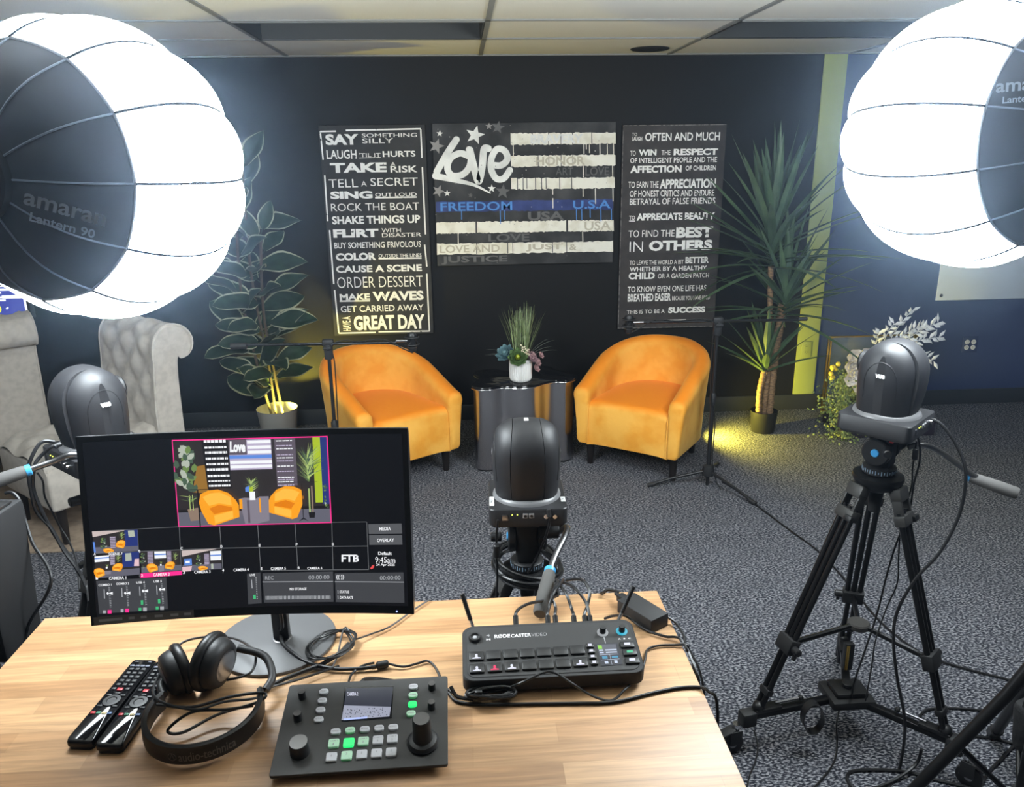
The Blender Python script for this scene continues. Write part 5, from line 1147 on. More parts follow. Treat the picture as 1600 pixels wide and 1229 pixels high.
# ------------------------------------------------------------------ lantern lights on stands
def lantern(c, mdir, R, label, text, spin, txt_at):
    """paper-lantern softbox: puffed white gores, dark skirt on the lamp side, LED fixture and its yoke"""
    m = V(mdir).normalized(); a = -m
    t = thing('lantern_softbox', label, 'studio light', c, 0, 'lantern softbox lights')
    xr = a.cross(V((0, 0, 1))).normalized(); yr = xr.cross(a)     # frame round the axis
    yr = V((0, 0, 1)); xr = yr.cross(a).normalized()
    NG = 12; phm = math.acos(-.19/.334)
    def pos(ph, ps, r): return a*(r*math.cos(ph))+(xr*math.cos(ps)+yr*math.sin(ps))*(r*math.sin(ph))
    def puff(ph, ps):
        k = abs(math.sin((ps-spin)*NG/2)); w = math.sin(min(PI/2, ph*1.4))*min(1, max(0, (phm-ph)*2.6))**.5
        return R*(.98+.042*k**.75*w)*(1-.017*(1-min(1, (phm-ph)*3))*k)
    f = MB(); NP = NG*10
    f.grid(lambda u, v: pos(.002+(phm-.002)*u, spin+2*PI*v, puff(.002+(phm-.002)*u, spin+2*PI*v)), 40, NP, K['cloth'], cv=True); f.build('diffuser_cloth', t, smooth=60)
    seam = P('seam_tape', (.006, .008, .012), .9, spec=.1) if 'seam' not in K else K['seam']; K['seam'] = seam
    f = MB()
    for k in range(NG):
        ps = spin+2*PI*k/NG; f.tube([pos(ph, ps, puff(ph, ps)+.0006) for ph in [.05+(phm-.05)*i/24 for i in range(25)]], .0032, seam, 6)
    f.build('seams', t)
    gon = lambda ps: math.cos(PI/NG)/math.cos(((ps-spin) % (2*PI/NG))-PI/NG)
    rim = [pos(phm, spin+2*PI*k/96, R*.974*(.5+.5*gon(spin+2*PI*k/96))) for k in range(96)]
    f = MB(); f.tube(rim, .0038, P('rim_tape', (.34, .36, .42), .8) if 'rimt' not in K else K['rimt'], 8, closed=True); f.build('rim', t)
    skirt = P('black_skirt', (.030, .034, .045), .8) if 'skirt' not in K else K['skirt']; K['skirt'] = skirt
    def cap(ph, ps, lift=0):
        q = (ph-phm)/(PI-.22-phm); r0 = R*.974; z = r0*math.cos(phm)*(1-q)+(-R*.93)*q; rr_ = r0*math.sin(phm)*(1-q)*(.5+.5*gon(ps))+.075*q
        z -= .028*math.sin(PI*q)*(1+.25*abs(math.sin((ps-spin)*NG/2))); rr_ += .018*math.sin(PI*q)
        return a*(z-lift)+(xr*math.cos(ps)+yr*math.sin(ps))*(rr_+lift*.5)
    f = MB(); f.grid(lambda u, v: cap(phm+(PI-.22-phm)*u, spin+2*PI*v), 10, NG*6, skirt, cv=True)
    f.build('skirt', t, smooth=60)
    rib = P('skirt_rib', (.16, .19, .25), .7) if 'rib' not in K else K['rib']; K['rib'] = rib; f = MB()
    for k in range(NG):
        ps = spin+2*PI*k/NG; f.tube([cap(phm+(PI-.22-phm)*i/8, ps, .001) for i in range(9)], .0022, rib, 5)
    f.build('skirt_ribs', t)
    # maker's lettering printed on one skirt panel
    inkl = P('skirt_print', (.24, .28, .34), .7) if 'inkl' not in K else K['inkl']; K['inkl'] = inkl; f = MB()
    ps0, q0, rot, hgt = txt_at; ph0 = phm+(PI-.22-phm)*q0
    o = cap(ph0, ps0, .002); e1 = (cap(ph0, ps0+.01, .002)-o).normalized(); e2 = (cap(ph0+.01, ps0, .002)-o).normalized()
    n = e1.cross(e2).normalized(); n = n if n.dot(m) > 0 else -n
    right = V((CR.x, CR.y, CR.z)); right = (right-n*right.dot(n)).normalized(); upv = n.cross(right)
    right, upv = right*math.cos(rot)+upv*math.sin(rot), upv*math.cos(rot)-right*math.sin(rot)
    for s, y0, hh in text:
        asp = text_geo(s, .02)[2]
        f.text(s, lambda x, y: o+n*.006+right*((x-.5)*hh*min(asp, 7)*1.0+txt_at[3]*0)+upv*(y0+hh*y), inkl, .02)
    f.build('lettering', t, smooth=0)
    f = MB(); p0 = m*(R*.90); f.cyl(p0, m*(R*.90+.03), .085, K['black'], n=36, bev=.004); f.build('speed_ring', t)
    f = MB(); f.cyl(m*(R*.90+.03), m*(R*.90+.20), .055, K['matte'], n=30, bev=.006); f.cyl(m*(R*.90+.20), m*(R*.90+.225), .048, K['steel'], n=30, bev=.004); f.build('lamp_head', t)
    pv = m*(R*.90+.115); sd = m.cross(V((0, 0, 1))).normalized()
    f = MB(); f.tube([pv+sd*.056, pv+sd*.075, pv+sd*.075+V((0, 0, -.10)), pv+V((0, 0, -.125)), pv-sd*.075+V((0, 0, -.10)), pv-sd*.075, pv-sd*.056], .009, K['matte'], 8); f.build('yoke', t)
    for sx in (-1, 1): f = MB(); f.cyl(pv+sd*sx*.07, pv+sd*sx*.105, .018, K['black'], n=16, bev=.004); f.build('tilt_knob', t)
    return V(c)+pv+V((0, 0, -.125))
CL = V((-.815, 1.88, 1.772)); RL = .318
tc = V((.395, -.917, 0)); lf = V((-.917, -.395, 0)); an = math.radians(42)
hangL = lantern(CL, tc*math.cos(an)+lf*math.sin(an), RL, 'glowing white lantern softbox at the upper left of the picture', [('amaran', .008, .024), ('Lantern 90', -.022, .019)], math.radians(4), (math.radians(205), .5, math.radians(-25), 0))
CR_ = V((1.30, 1.99, 1.83)); tc = V((-.547, -.837, 0)); lf = V((.837, -.547, 0)); an = math.radians(55)
hangR = lantern(CR_, tc*math.cos(an)+lf*math.sin(an), RL, 'glowing white lantern softbox at the upper right of the picture', [('amaran', .006, .020), ('Lantern 90', -.018, .015)], math.radians(13), (math.radians(21), .26, math.radians(-4), 0))

def light_stand(top, label, feet, hubz, braces=True, r=.014, arm=None):
    bx, by, tz = top
    t = thing('light_stand', label, 'light stand', (bx, by, 0), 0, 'light stands')
    f = MB(); f.cyl((0, 0, .12), (0, 0, tz*.55), .016, K['alu'], n=16); f.build('lower_tube', t)
    f = MB(); f.cyl((0, 0, tz*.5), (0, 0, tz-.004), .0125, K['alu'], n=16); f.build('upper_tube', t)
    f = MB(); f.cyl((0, 0, tz*.53), (0, 0, tz*.57), .021, K['matte'], n=18, bev=.003); f.cyl((.015, 0, tz*.55), (.05, 0, tz*.55), .011, K['matte'], n=12, bev=.003); f.build('clamp', t)
    f = MB(); f.cyl((0, 0, hubz-.025), (0, 0, hubz+.025), .026, K['matte'], n=18, bev=.004); f.cyl((0, 0, .12), (0, 0, .165), .024, K['matte'], n=18, bev=.004); f.build('leg_collar', t)
    for ang, L in feet:
        d = V((math.cos(ang), math.sin(ang), 0)); f = MB()
        f.tube([d*.025+V((0, 0, hubz)), d*(L*.25)+V((0, 0, hubz*.78)), d*L+V((0, 0, .012))], r, K['alu'], 12); lg = f.build('leg', t)
        f = MB(); p = d*(L*.52)+V((0, 0, hubz*.50)); f.tube([d*.024+V((0, 0, .14)), p], .008, K['alu'], 8); f.build('brace', lg)
        f = MB(); q = d*(L-.03)+V((0, 0, .012+.03*hubz/L)); f.tube([q, d*(L+.012)+V((0, 0, .012))], r*1.25, K['rubber'], 10); f.build('rubber_foot', lg)
    if arm:
        f = MB(); q = V(arm)-V((bx, by, 0)); f.tube([(0, 0, tz-.02), (q.x*.5, q.y*.5, tz-.015), (q.x, q.y, q.z-.012)], .011, K['alu'], 10); f.build('boom_arm', t)
    return t
light_stand((-1.30, 1.28, hangL.z-.01), 'black light stand under the left lantern, mostly outside the picture', [(math.radians(150), .42), (math.radians(275), .42), (math.radians(30), .22)], .62, arm=hangL)
light_stand((hangR.x, hangR.y, hangR.z), 'black light stand with spread legs in the bottom right corner', [(math.radians(170), .345), (math.radians(62), .42), (math.radians(-62), .42)], .58, r=.016)

# ------------------------------------------------------------------ pan-tilt cameras
def ptz(loc, rz, label, stickers=False):
    t = thing('robotic_camera', label, 'camera', loc, rz, 'pan-tilt cameras on tripods')
    bw, bh = .205, .052
    f = MB(); f.prism(rr(bw, bw, .018), .008, bh, K['ptz'], M.Identity(4), .0025); f.prism([(x*.94, y*.94) for x, y in rr(bw, bw, .018)], 0, .008, K['black']); f.build('base', t, smooth=40)
    f = MB(); f.lathe([(.092, bh-.001), (.090, bh+.006), (.084, bh+.012), (.080, bh+.013)], P('grey_ring', (.13, .13, .135), .35) if 'gring' not in K else K['gring'], 56); f.build('turntable', t, smooth=40)
    HWD, TOP = .092, .207
    def fx(z): q = max(0, (z-bh-.095)/.115); return (.90+.10*math.sin(min(1, max(0, (z-bh)/.12))*PI/2))*(1-.20*q*q)
    def arch(k, sc, s0):                    # outline of the dome in the y-z plane, k 0..1
        hw = .083*sc
        if k < .28: q = k/.28; y, z = hw*(.93+.07*math.sin(q*PI/2)), q*.115
        elif k > .72: q = (1-k)/.28; y, z = -hw*(.93+.07*math.sin(q*PI/2)), q*.115
        else: q = (k-.28)/.44*PI; y, z = hw*math.cos(q), .115+(TOP-.115)*math.sin(q)*(.55+.45*sc)
        return V((0, y, z+bh+.008))
    def slab(x0, x1, shrink, mat, name, round_in=True):
        f = MB(); xs_ = [x0+(x1-x0)*i/14 for i in range(15)]
        def fn(u, v):
            x = x0+(x1-x0)*u; e = min(1, abs(x)/HWD); sc = (max(0, 1-e**2.6))**(1/2.2)*shrink
            p = arch(v, max(sc, .05), 0); zz = min(1, max(0, (p.z-bh)/.12)); return V((x*fx(p.z), p.y-(.010*math.sin(min(1, zz*1.1)*PI/2) if name == 'head' else 0)*(1 if p.y < 0 else .4), p.z))
        n = 40; f.grid(fn, 16, n, mat)
        for u in (0, 1): f.poly([fn(u, k/n) for k in range(n+1)], mat)
        return f
    for sx in (-1, 1):
        f = slab(sx*.046, sx*.0915, 1, K['ptz'], 'arm'); arm = f.build('yoke_arm', t, smooth=50)
        # side cover: an arched plate in low relief, with the maker's small mark
        f = MB()
        def xo(y, z):                       # outer skin of the arm at (y, z)
            lo, hi = .05, HWD*.995
            for _ in range(24):
                mid = (lo+hi)/2; e = mid/HWD; sc = max(0, 1-e**2.6)**(1/2.2); hw = .083*sc; zt = .115+(TOP-.115)*(.55+.45*sc); zz = z-bh-.008
                ins = abs(y) < hw and (zz < .115 or (y/max(hw, 1e-5))**2+((zz-.115)/max(zt-.115, 1e-5))**2 < 1)
                if ins: lo = mid
                else: hi = mid
            return lo*fx(z)
        out = []
        for k in range(25):
            q = k/24*PI; y = .044*math.cos(q); z = bh+.10+.062*math.sin(q); out.append((y, z))
        out = [(.044, bh+.055)]+out+[(-.044, bh+.055)]
        f.tube([V((sx*(xo(y, z)+.0002), y, z)) for y, z in out], .0009, K['black'], 5)
        f.text('vue', lambda x, y: (lambda yy, zz: V((sx*(xo(yy, zz)+.0008), yy, zz)))((x-.5)*.026*sx-.0, bh+.118+.012*y), K['white'], .06)
        f.build('mark', arm, smooth=0)
    f = slab(-.0445, .0445, .985, K['ptz'], 'head'); f.build('lens_head', t, smooth=50)
    f = MB(); f.cyl((0, .060, bh+.135), (0, .086, bh+.135), .034, K['black'], n=30, bev=.003); f.lathe([(.030, 0), (.028, .004), (0, .009)], K['gloss'], 28, (0, .085, bh+.135), M.Rotation(-PI/2, 3, 'X')); f.build('lens', t)
    f = MB(); f.box((0, 0, bh+.016), (.10, .14, .03), K['ptz'], .010); f.build('neck', t)
    f = MB()                                # rear sockets
    for x in (-.008, .008): f = MB(); f.box((x-.0, -bw/2-.0005, .034), (.013, .003, .013), K['greyp'], .001); f.cyl((x, -bw/2-.001, .034), (x, -bw/2-.0028, .034), .004, K['black'], n=10); f.build('rear_socket', t)
    f = MB(); f.cyl((.045, -bw/2+.001, .034), (.045, -bw/2-.008, .034), .006, K['chrome'], n=14); f.build('rear_socket', t); f = MB(); f.cyl((.068, -bw/2+.001, .034), (.068, -bw/2-.010, .034), .0055, K['chrome'], n=14)
    f.build('rear_socket', t); f = MB(); f.box((-.06, -bw/2-.0005, .030), (.016, .003, .016), K['steel'], .001); f.build('rear_socket', t)
    for x in (-.042, -.029): f = MB(); f.ball((x, -bw/2-.0012, .038), .0018, glow('port_led', (.7, .85, .1), 2.5), 8, 5); f.build('status_light', t)
    if stickers:
        for (x, y, w, d, s) in ((-.0945, -.048, .012, .056, 'CAMERA 2'), (.0945, -.045, .012, .030, 'CAM 2')):
            f = MB(); f.box((x, y, bh+.0006), (w, d, .0008), K['paper']); f.text(s, lambda u, v: V((x-.004+.007*v*1.0, y+(u-.5)*d*.7, bh+.0013)), K['greyp'], .02); f.build('label_sticker', t, smooth=0)
        f = MB(); f.box((-.0, -.008, bh+.008+TOP-.004), (.012, .022, .007), K['paper'], .0015); f.build('top_sticker', t)
    return t
PTZC = ((.155, 1.955, .872), math.radians(-2)); PTZR = ((1.205, 2.08, 1.028), math.radians(42)); PTZL = ((-.995, 2.06, 1.020), math.radians(-42))
ptz(*PTZC, 'black pan-tilt camera seen from behind at the centre of the picture', True)
ptz(*PTZR, 'black pan-tilt camera on the wheeled tripod in front of the white flowers')
ptz(*PTZL, 'black pan-tilt camera rising behind the left end of the monitor')

# ------------------------------------------------------------------ video tripods
K['cast'] = P('cast_grey', (.034, .033, .032), .5)
def tripod(base, top, bowl, footz, feet, handle, label, grip_len=.14, spread=True, cable_coil=False):
    bx, by = base[0], base[1]; t = thing('video_tripod', label, 'tripod', (bx, by, 0), 0, 'video tripods')
    top = top
    f = MB(); f.lathe([(.030, bowl-.05), (.060, bowl-.035), (.072, bowl-.01), (.070, bowl), (.048, bowl+.004)], K['alu'], 30)
    b_ = f.build('bowl', t, smooth=40)
    f = MB(); f.cyl((0, 0, bowl-.12), (0, 0, bowl-.05), .016, K['matte'], r1=.022, n=16, bev=.003); f.build('bowl_clamp', t)
    h = top-bowl
    f = MB(); f.lathe([(.040, bowl+.003), (.046, bowl+.008), (.046, bowl+.026), (.040, bowl+.030)], K['black'], 36)
    scale = P('scale_tick', (.25, .36, .48), .5) if 'tick' not in K else K['tick']; K['tick'] = scale
    for k in range(36):
        a_ = 2*PI*k/36; f.box((.0462*math.cos(a_), .0462*math.sin(a_), bowl+.017), (.001, .002, .012 if k % 2 else .007), scale, R=M.Rotation(a_, 3, 'Z'))
    f.build('pan_ring', t, smooth=40)
    hrz = handle['rz']; Rz = M.Rotation(hrz, 3, 'Z')
    f = MB(); f.box((0, 0, bowl+.03+(h-.05)/2*.95), (.062, .07, (h-.05)), K['matte'], .012, R=Rz)
    for sx in (-1, 1):                       # fluid drag drums either side
        c_ = V((0, 0, bowl+.03+(h-.05)*.55)); ax = Rz @ V((sx, 0, 0)); f.cyl(c_+ax*.028, c_+ax*.052, min(.040, h*.30), K['black'], n=26, bev=.004); f.cyl(c_+ax*.050, c_+ax*.056, .012, K['blue_ring'] if sx < 0 else K['black'], n=14, bev=.002)
    f.build('fluid_head', t, smooth=40)
    f = MB(); f.box((0, 0, top-.012), (.062, .135, .012), K['black'], .003, R=Rz); f.box((0, 0, top-.003), (.046, .10, .006), K['steel'], .002, R=Rz)
    f.box(Rz @ V((-.033, -.035, 0))+V((0, 0, top-.02)), (.012, .012, .010), K['red'], .002, R=Rz); f.build('quick_release_plate', t)
    for (p, q) in handle['knobs']: f = MB(); f.cyl(V(p), V(q), .013, K['black'], n=12, bev=.003); f.build('lock_knob', t, True)
    f = MB(); f.cyl(Rz @ V((.03, -.035, 0))+V((0, 0, top-.045)), Rz @ V((.085, -.035, 0))+V((0, 0, top-.045)), .019, K['matte'], n=18, bev=.003); f.build('handle_rosette', t)
    path = spline(handle['path'], 8); f = MB(); f.tube(path, .0085, K['steel'] if handle.get('bright') else K['alu'], 12); hd = f.build('pan_handle', t, True)
    d = (path[-1]-path[-2]).normalized(); g0 = V(path[-1])-d*grip_len
    f = MB(); f.tube([g0, g0+d*.006, g0+d*.03, g0+d*grip_len*.6, g0+d*grip_len, g0+d*(grip_len+.006)], [.0135, .0155, .0165, .018, .0175, .014], K['grip'], 18); f.build('grip', hd, True)
    f = MB(); f.cyl(g0-d*.012, g0+d*.002, .0145, K['blue_ring'], n=18, bev=.002); f.build('grip_ring', hd, True)
    legs = []
    for fx, fy in feet:
        F = V((fx-bx, fy-by, footz)); rad = V((F.x, F.y, 0)).normalized(); tan = V((-rad.y, rad.x, 0))
        A = rad*.062+V((0, 0, bowl-.035)); Ld = F-A; L = Ld.length; dr = Ld.normalized(); B = A+dr*L*.70
        up_ = tan.cross(dr)
        f = MB()
        for o in (-.024, 0, .024): f.tube([A+dr*.06+tan*o, B+tan*o*.82], .0088, K['alu'], 10)
        leg = f.build('leg', t)
        Rl = M(((tan.x, up_.x, -dr.x), (tan.y, up_.y, -dr.y), (tan.z, up_.z, -dr.z)))
        f = MB()
        f.box(A+dr*.01, (.062, .034, .04), K['cast'], .006, R=Rl)
        for o in (-.026, .026): f.box(A+dr*.045+tan*o, (.010, .028, .06), K['cast'], .003, R=Rl)
        f.box(A+dr*.085, (.070, .034, .034), K['cast'], .005, R=Rl); f.box(A+dr*.085+rad*.02+tan*.03, (.03, .014, .018), K['black'], .004, R=Rl); f.build('shoulder_casting', leg)
        f = MB(); f.box(B, (.066, .036, .05), K['matte'], .005, R=Rl); f.cyl(B+tan*.03, B+tan*.058, .012, K['black'], n=12, bev=.003); f.box(B+tan*.045+dr*.012, (.012, .010, .035), K['black'], .003, R=Rl); f.build('leg_clamp', leg)
        f = MB()
        for o in (-.011, .011): f.tube([B+tan*o, F+tan*o-dr*.012], .0085, K['alu'], 10)
        f.box(F-dr*.06, (.042, .024, .02), K['black'], .003, R=Rl); f.build('lower_leg', leg)
        f = MB(); f.ball(F+V((0, 0, .004)), (.020, .020, .016), K['rubber'], 14, 8); f.build('foot', leg)
        legs.append((A, dr, L, B))
    if spread:
        zz = sum(B.z for _, _, _, B in legs)/len(legs)+.02; zh = zz+.0
        f = MB(); f.lathe([(0, zh-.012), (.030, zh-.012), (.034, zh-.008), (.034, zh+.004), (.030, zh+.008), (0, zh+.008)], K['grip'], 26)
        f.build('spreader_hub', t, smooth=40)
        for A, dr, L, B in legs:
            d_ = V((B.x, B.y, 0)).normalized(); f = MB(); f.tube([d_*.03+V((0, 0, zh-.002)), B-d_*.012+V((0, 0, -.0))], .0085, K['alu'], 8); f.build('spreader_arm', t)
    return t
WHL = [(.835, 2.00), (1.325, 2.37), (1.415, 1.835)]
hub = V((1.19, 2.07, 0))
f3 = [tuple((V((x, y, 0))-hub)*.88+hub)[:2] for x, y in WHL]
tripod((1.205, 2.08), 1.0275, .888, .150, f3, dict(rz=math.radians(42), knobs=[((1.19, 2.02, .99), (1.17, 1.985, .985))], path=[(1.262, 2.045, .982), (1.30, 2.04, .99), (1.36, 2.04, .965), (1.46, 2.0, .895), tuple(at_y(1588, 770, 1.94))], bright=True), 'black video tripod on a wheeled dolly at the right, grey-gripped handle pointing right', .118)
tripod((.155, 1.955), .8715, .700, 0.017, [(-.20, 1.88), (.27, 2.31), (.43, 1.72)], dict(rz=math.radians(-2), knobs=[((.085, 1.95, .80), (.055, 1.95, .80)), ((.225, 1.96, .83), (.258, 1.96, .83))], path=[(.233, 1.918, .82), (.258, 1.90, .845), (.245, 1.84, .85), (.20, 1.74, .826), (.157, 1.60, .781)], bright=True), 'black video tripod behind the desk centre, its handle reaching over the mixer', .125)
tripod((-.995, 2.06), 1.0195, .80, .017, [(-1.13, 1.74), (-.80, 2.36), (-1.36, 2.30)], dict(rz=math.radians(-42), knobs=[((-1.03, 2.02, .93), (-1.06, 1.99, .93))], path=[(-.985, 2.03, .975), tuple(at_y(122, 711, 1.95)), tuple(at_y(80, 722, 1.93)), tuple(at_y(10, 746, 1.88)), tuple(at_y(-60, 770, 1.83))], bright=True), 'black video tripod behind the left end of the desk, silver handle pointing left')
# handle for the coil of cable over the centre tripod
f = MB(); rnd = random.Random(9)
for k in range(8):
    r_ = rnd.uniform(.9, 1.12); cz = .725+rnd.uniform(-.018, .014)
    f.tube(spline([V((.155+.088*r_*math.cos(a_), 1.945+.105*r_*math.sin(a_), cz+.012*math.sin(a_+k)-.012*math.cos(a_))) for a_ in [q*PI/7 for q in range(14)]], 4, True), .0040, K['rubber'], 6, closed=True)
tag(f.build('coiled_cable'), 'thick coil of black cable hung round the centre tripod head', 'cable', 'camera cables')

# ------------------------------------------------------------------ dolly under the right tripod
t = thing('tripod_dolly', 'three-armed wheeled dolly under the right tripod', 'dolly', (hub.x, hub.y, 0))
f = MB(); f.box((0, 0, .128), (.14, .12, .03), K['matte'], .008); f.box((0, 0, .150), (.10, .08, .02), K['black'], .004); f.cyl((.0, 0, .16), (0, 0, .175), .018, K['black'], n=14, bev=.003); f.build('centre_plate', t)
for k, (x, y) in enumerate(WHL):
    d = V((x, y, 0))-hub; L = d.length; d.normalize(); tn = V((-d.y, d.x, 0)); Rz = M.Rotation(math.atan2(d.y, d.x), 3, 'Z')
    f = MB(); f.box(d*(L*.5+.01)+V((0, 0, .125)), (L-.03, .026, .022), K['alu'], .004, R=Rz); f.box(d*(L*.80)+V((0, 0, .142)), (.09, .034, .014), K['black'], .004, R=Rz); f.tube([d*(L*.48)+V((0, 0, .152)), d*(L*.72)+V((0, 0, .152))], .004, K['steel'], 8); f.ball(d*(L*.47)+V((0, 0, .152)), .009, K['black'], 10, 6)
    f.box(d*(L*.98)+V((0, 0, .118)), (.05, .04, .05), K['matte'], .008, R=Rz); arm = f.build('arm', t)
    W_ = d*(L+.03); f = MB(); f.cyl(W_+V((0, 0, .084)), W_+V((0, 0, .105)), .012, K['chrome'], n=12)
    for o in (-.016, .016): f.box(W_+tn*o+d*.006+V((0, 0, .062)), (.04, .003, .05), K['black'], .001, R=Rz)
    f.box(W_+d*.028+V((0, 0, .082)), (.045, .032, .008), K['matte'], .003, R=Rz @ M.Rotation(.35, 3, 'Y')); cs = f.build('caster', t)
    f = MB(); c_ = W_+d*.012+V((0, 0, .037)); f.tube([c_-tn*.011, c_-tn*.009, c_+tn*.009, c_+tn*.011], [.033, .036, .036, .033], K['rubber'], 26); f.cyl(c_-tn*.0125, c_+tn*.0125, .012, K['steel'], n=14); f.build('wheel', cs)
f = MB(); st = [at_y(1258, 1108, 1.96), at_y(1254, 1125, 1.96), at_y(1262, 1140, 1.96), at_y(1275, 1140, 1.96), at_y(1285, 1125, 1.96), at_y(1282, 1105, 1.96), at_y(1270, 1098, 1.97)]
pp = spline(st, 5, True); dv = V((.0, .014, 0)); n = len(pp); vs_ = [p-dv for p in pp]+[p+dv for p in pp]+[p+dv+(p-pp[n//2]).normalized()*.003 for p in pp]+[p-dv+(p-pp[n//2]).normalized()*.003 for p in pp]
f.add(vs_, [(l*n+i, l*n+(i+1) % n, ((l+1) % 4)*n+(i+1) % n, ((l+1) % 4)*n+i) for l in range(4) for i in range(n)], K['rubber']); f.build('carry_strap', t, True)
bat = thing('battery_bar', 'small gold and black battery strapped under the right tripod', 'battery', (1.235, 2.17, .15))
f = MB(); f.box((0, 0, .05), (.030, .022, .10), K['black'], .003); f.build('body', bat); f = MB(); f.box((-.008, -.0122, .05), (.010, .002, .09), gold, .0006); f.build('gold_strip', bat)

# ------------------------------------------------------------------ left-edge equipment
t = thing('power_supply', 'black power supply box hanging at the left edge beside the desk', 'power supply', (-1.165, 1.76, .655), math.radians(-6))
f = MB(); f.box((0, 0, .18), (.15, .16, .36), K['matte'], .006, taper=.86); f.build('case', t)
f = MB(); f.box((0, -.01, .364), (.13, .13, .006), K['steel'], .002); f.cyl((.03, -.01, .364), (.03, -.01, .395), .012, K['black'], n=12, bev=.003); f.build('top_bracket', t)
f = MB(); f.box((.05, 0, -.045), (.035, .05, .12), K['black'], .01, taper=.55); f.build('plug', t)
f = MB(); f.tube(spline([(.03, -.01, .39), (.055, -.03, .44), (.05, -.03, .52), (.02, -.02, .72), (-.02, 0, .86)], 6), .0022, K['steel'], 6); f.tube(spline([(-.075, .0, .30), (-.10, .05, .20), (-.11, .10, .0), (-.12, .1, -.65)], 6), .012, K['alu'], 8); f.build('hanger', t)

# ------------------------------------------------------------------ camera and floor cables
fc = 'camera cables'
def cy(*pts): return [at_y(*p) for p in pts]
cable('camera_cable', 'black cable looping from the right camera down past the tripod to the floor', cy((1442, 652, 2.06), (1470, 662, 2.02), (1497, 700, 1.98), (1509, 740, 1.95), (1500, 800, 1.94), (1470, 860, 1.93), (1430, 905, 1.92), (1402, 955, 1.92), (1396, 1000, 1.90), (1402, 1060, 1.88), (1414, 1130, 1.86))+[at_z(1405, 1200, .006), at_z(1385, 1235, .006)], .0045, fc)
cable('camera_cable', 'thin black lead with an inline plug below the right camera', cy((1424, 664, 2.02), (1436, 690, 2.02), (1437, 720, 2.02), (1428, 755, 2.04), (1420, 800, 2.05), (1400, 850, 2.06), (1385, 900, 2.06), (1370, 960, 2.04), (1350, 1020, 2.0), (1335, 1065, 1.98))+[at_z(1330, 1090, .14)], .0030, fc, parts=((at_y(1431, 700, 2.02), at_y(1429, 718, 2.02), .008),))
cable('camera_cable', 'second thin black lead hanging beside the right tripod', cy((1432, 690, 2.03), (1426, 730, 2.05), (1424, 760, 2.05), (1408, 820, 2.06), (1404, 870, 2.06), (1402, 910, 2.06), (1385, 950, 2.05), (1368, 1000, 2.0), (1362, 1040, 1.98), (1352, 1095, 1.95)), .0024, fc)
fl_ = 'floor cables'
cable('floor_cable', 'black cable crossing the carpet from the right microphone stand behind the tripod', [at_z(1128, 752, .006), at_z(1150, 765, .006), at_z(1190, 795, .006), at_z(1230, 825, .006), at_z(1280, 862, .006), at_z(1320, 905, .006), at_z(1370, 965, .006), at_z(1410, 1000, .006), at_z(1450, 1025, .006), at_z(1500, 1042, .006), at_z(1570, 1060, .006), at_z(1640, 1080, .006)], .0045, fl_)
cable('floor_cable', 'thin black cable on the carpet by the front dolly wheel', [at_z(1178, 1140, .03), at_z(1184, 1165, .004), at_z(1180, 1190, .004), at_z(1170, 1215, .004), at_z(1166, 1250, .004)], .0026, fl_)
cable('floor_cable', 'black cable falling from the dolly centre and curving over the carpet', cy((1312, 1105, 2.03), (1307, 1130, 2.0))+[at_z(1308, 1160, .02), at_z(1305, 1185, .004), at_z(1290, 1210, .004), at_z(1262, 1240, .004)], .0030, fl_)
cable('floor_cable', 'thick black cable looped on the carpet below the right tripod', [at_z(1600, 1248, .006), at_z(1480, 1222, .006), at_z(1420, 1206, .006), at_z(1370, 1202, .006), at_z(1330, 1205, .006), at_z(1325, 1220, .006), at_z(1345, 1235, .006), at_z(1390, 1222, .006), at_z(1430, 1195, .03), at_z(1440, 1170, .09)], .0050, fl_)
cable('floor_cable', 'black cable curving round the right dolly wheel', [at_z(1600, 1165, .006), at_z(1545, 1152, .006), at_z(1500, 1148, .006), at_z(1450, 1138, .006), at_z(1437, 1122, .006), at_z(1450, 1108, .006), at_z(1490, 1106, .006), at_z(1540, 1110, .006)], .0042, fl_)
cable('floor_cable', 'black cable curving across the bottom right corner of the carpet', [at_z(1528, 1240, .006), at_z(1540, 1212, .006), at_z(1560, 1190, .006), at_z(1585, 1165, .006), at_z(1620, 1150, .006)], .0045, fl_)
sb = thing('sandbag', 'black sandbag hanging on the light stand at the right edge', 'sandbag', tuple(at_y(1612, 1140, 1.72)), math.radians(20))
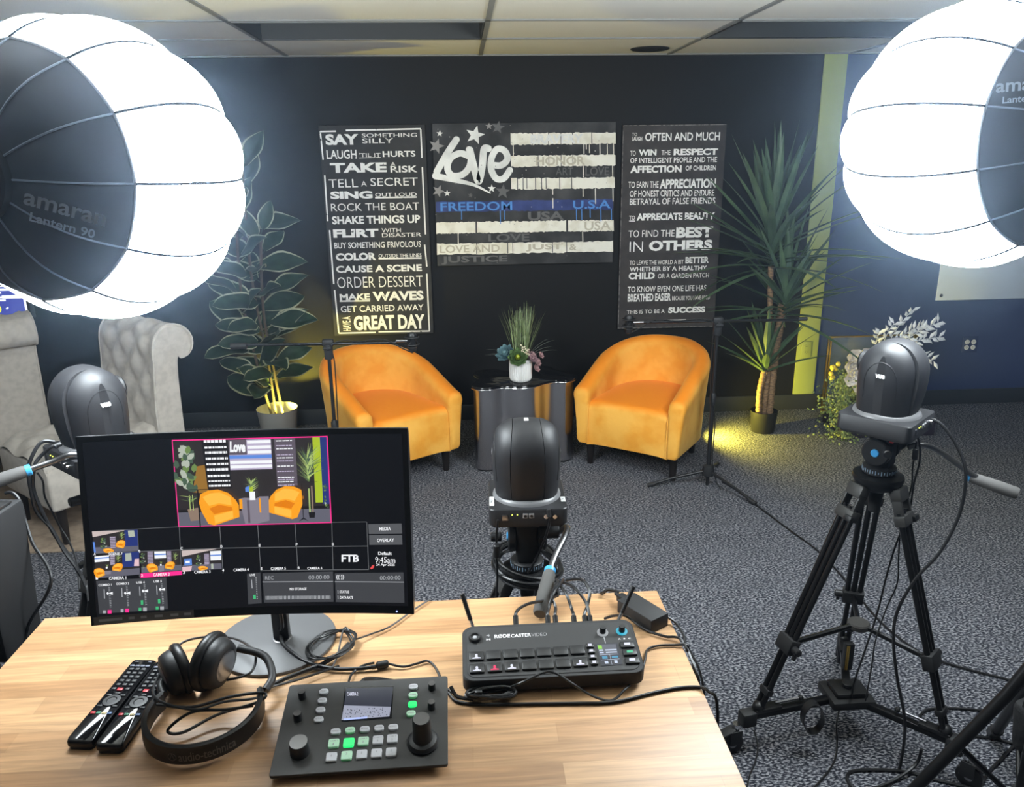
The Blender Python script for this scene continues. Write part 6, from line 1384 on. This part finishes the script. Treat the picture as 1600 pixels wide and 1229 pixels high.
f = MB(); f.box((0, 0, .02), (.13, .07, .16), P('bag_nylon', (.012, .012, .013), .8, bump=(40, .6, .01)), .025, 3, taper=.75); f.build('pouch', sb); f = MB(); f.tube(spline([(-.05, 0, .08), (-.03, 0, .17), (.03, 0, .17), (.05, 0, .08)], 5), .010, K['rubber'], 6); f.build('strap', sb)
cable('camera_cable', 'thick black cables dropping from the left camera past its handle', cy((86, 690, 1.98), (66, 690, 1.97), (52, 708, 1.95), (44, 735, 1.94), (50, 775, 1.93), (58, 800, 1.93), (80, 825, 1.92), (100, 860, 1.90), (118, 885, 1.88), (135, 915, 1.86), (140, 940, 1.80)), .0048, fc)
cable('camera_cable', 'second black cable from the left camera bound to the first', cy((96, 694, 1.97), (80, 698, 1.96), (62, 714, 1.95), (54, 728, 1.94), (52, 760, 1.94), (62, 790, 1.93), (82, 830, 1.92), (104, 862, 1.90), (122, 890, 1.88), (139, 925, 1.85)), .0045, fc, parts=((at_y(84, 698, 1.962), at_y(96, 692, 1.975), .007),))
cable('camera_cable', 'thin black cable hanging from the left camera to its tripod bar', cy((58, 738, 1.96), (67, 752, 1.96), (70, 775, 1.97), (82, 800, 1.98), (95, 825, 1.99), (110, 850, 1.98), (120, 880, 1.95), (124, 920, 1.9)), .0026, fc)
cable('camera_cable', 'black cable arching off the left handle and down beside the desk corner', cy((8, 770, 1.86), (20, 770, 1.86), (32, 785, 1.85), (40, 815, 1.84), (52, 850, 1.82), (72, 880, 1.80), (80, 905, 1.78), (72, 930, 1.77), (50, 965, 1.76), (42, 985, 1.76), (40, 1010, 1.75)), .0042, fc)
cable('camera_cable', 'black cable from the centre camera down the left of its tripod', cy((778, 812, 1.85), (776, 835, 1.86), (776, 870, 1.87), (777, 905, 1.87), (775, 935, 1.86)), .0032, fc, parts=((at_y(776, 850, 1.855), at_y(776, 870, 1.86), .009),))
cable('camera_cable', 'black cable plugged into the back of the centre camera', cy((858, 797, 1.845), (859, 812, 1.84), (855, 830, 1.85), (848, 850, 1.86), (838, 872, 1.87), (825, 895, 1.87)), .0036, fc, parts=((at_y(857, 795, 1.848), at_y(858, 808, 1.84), .006),))
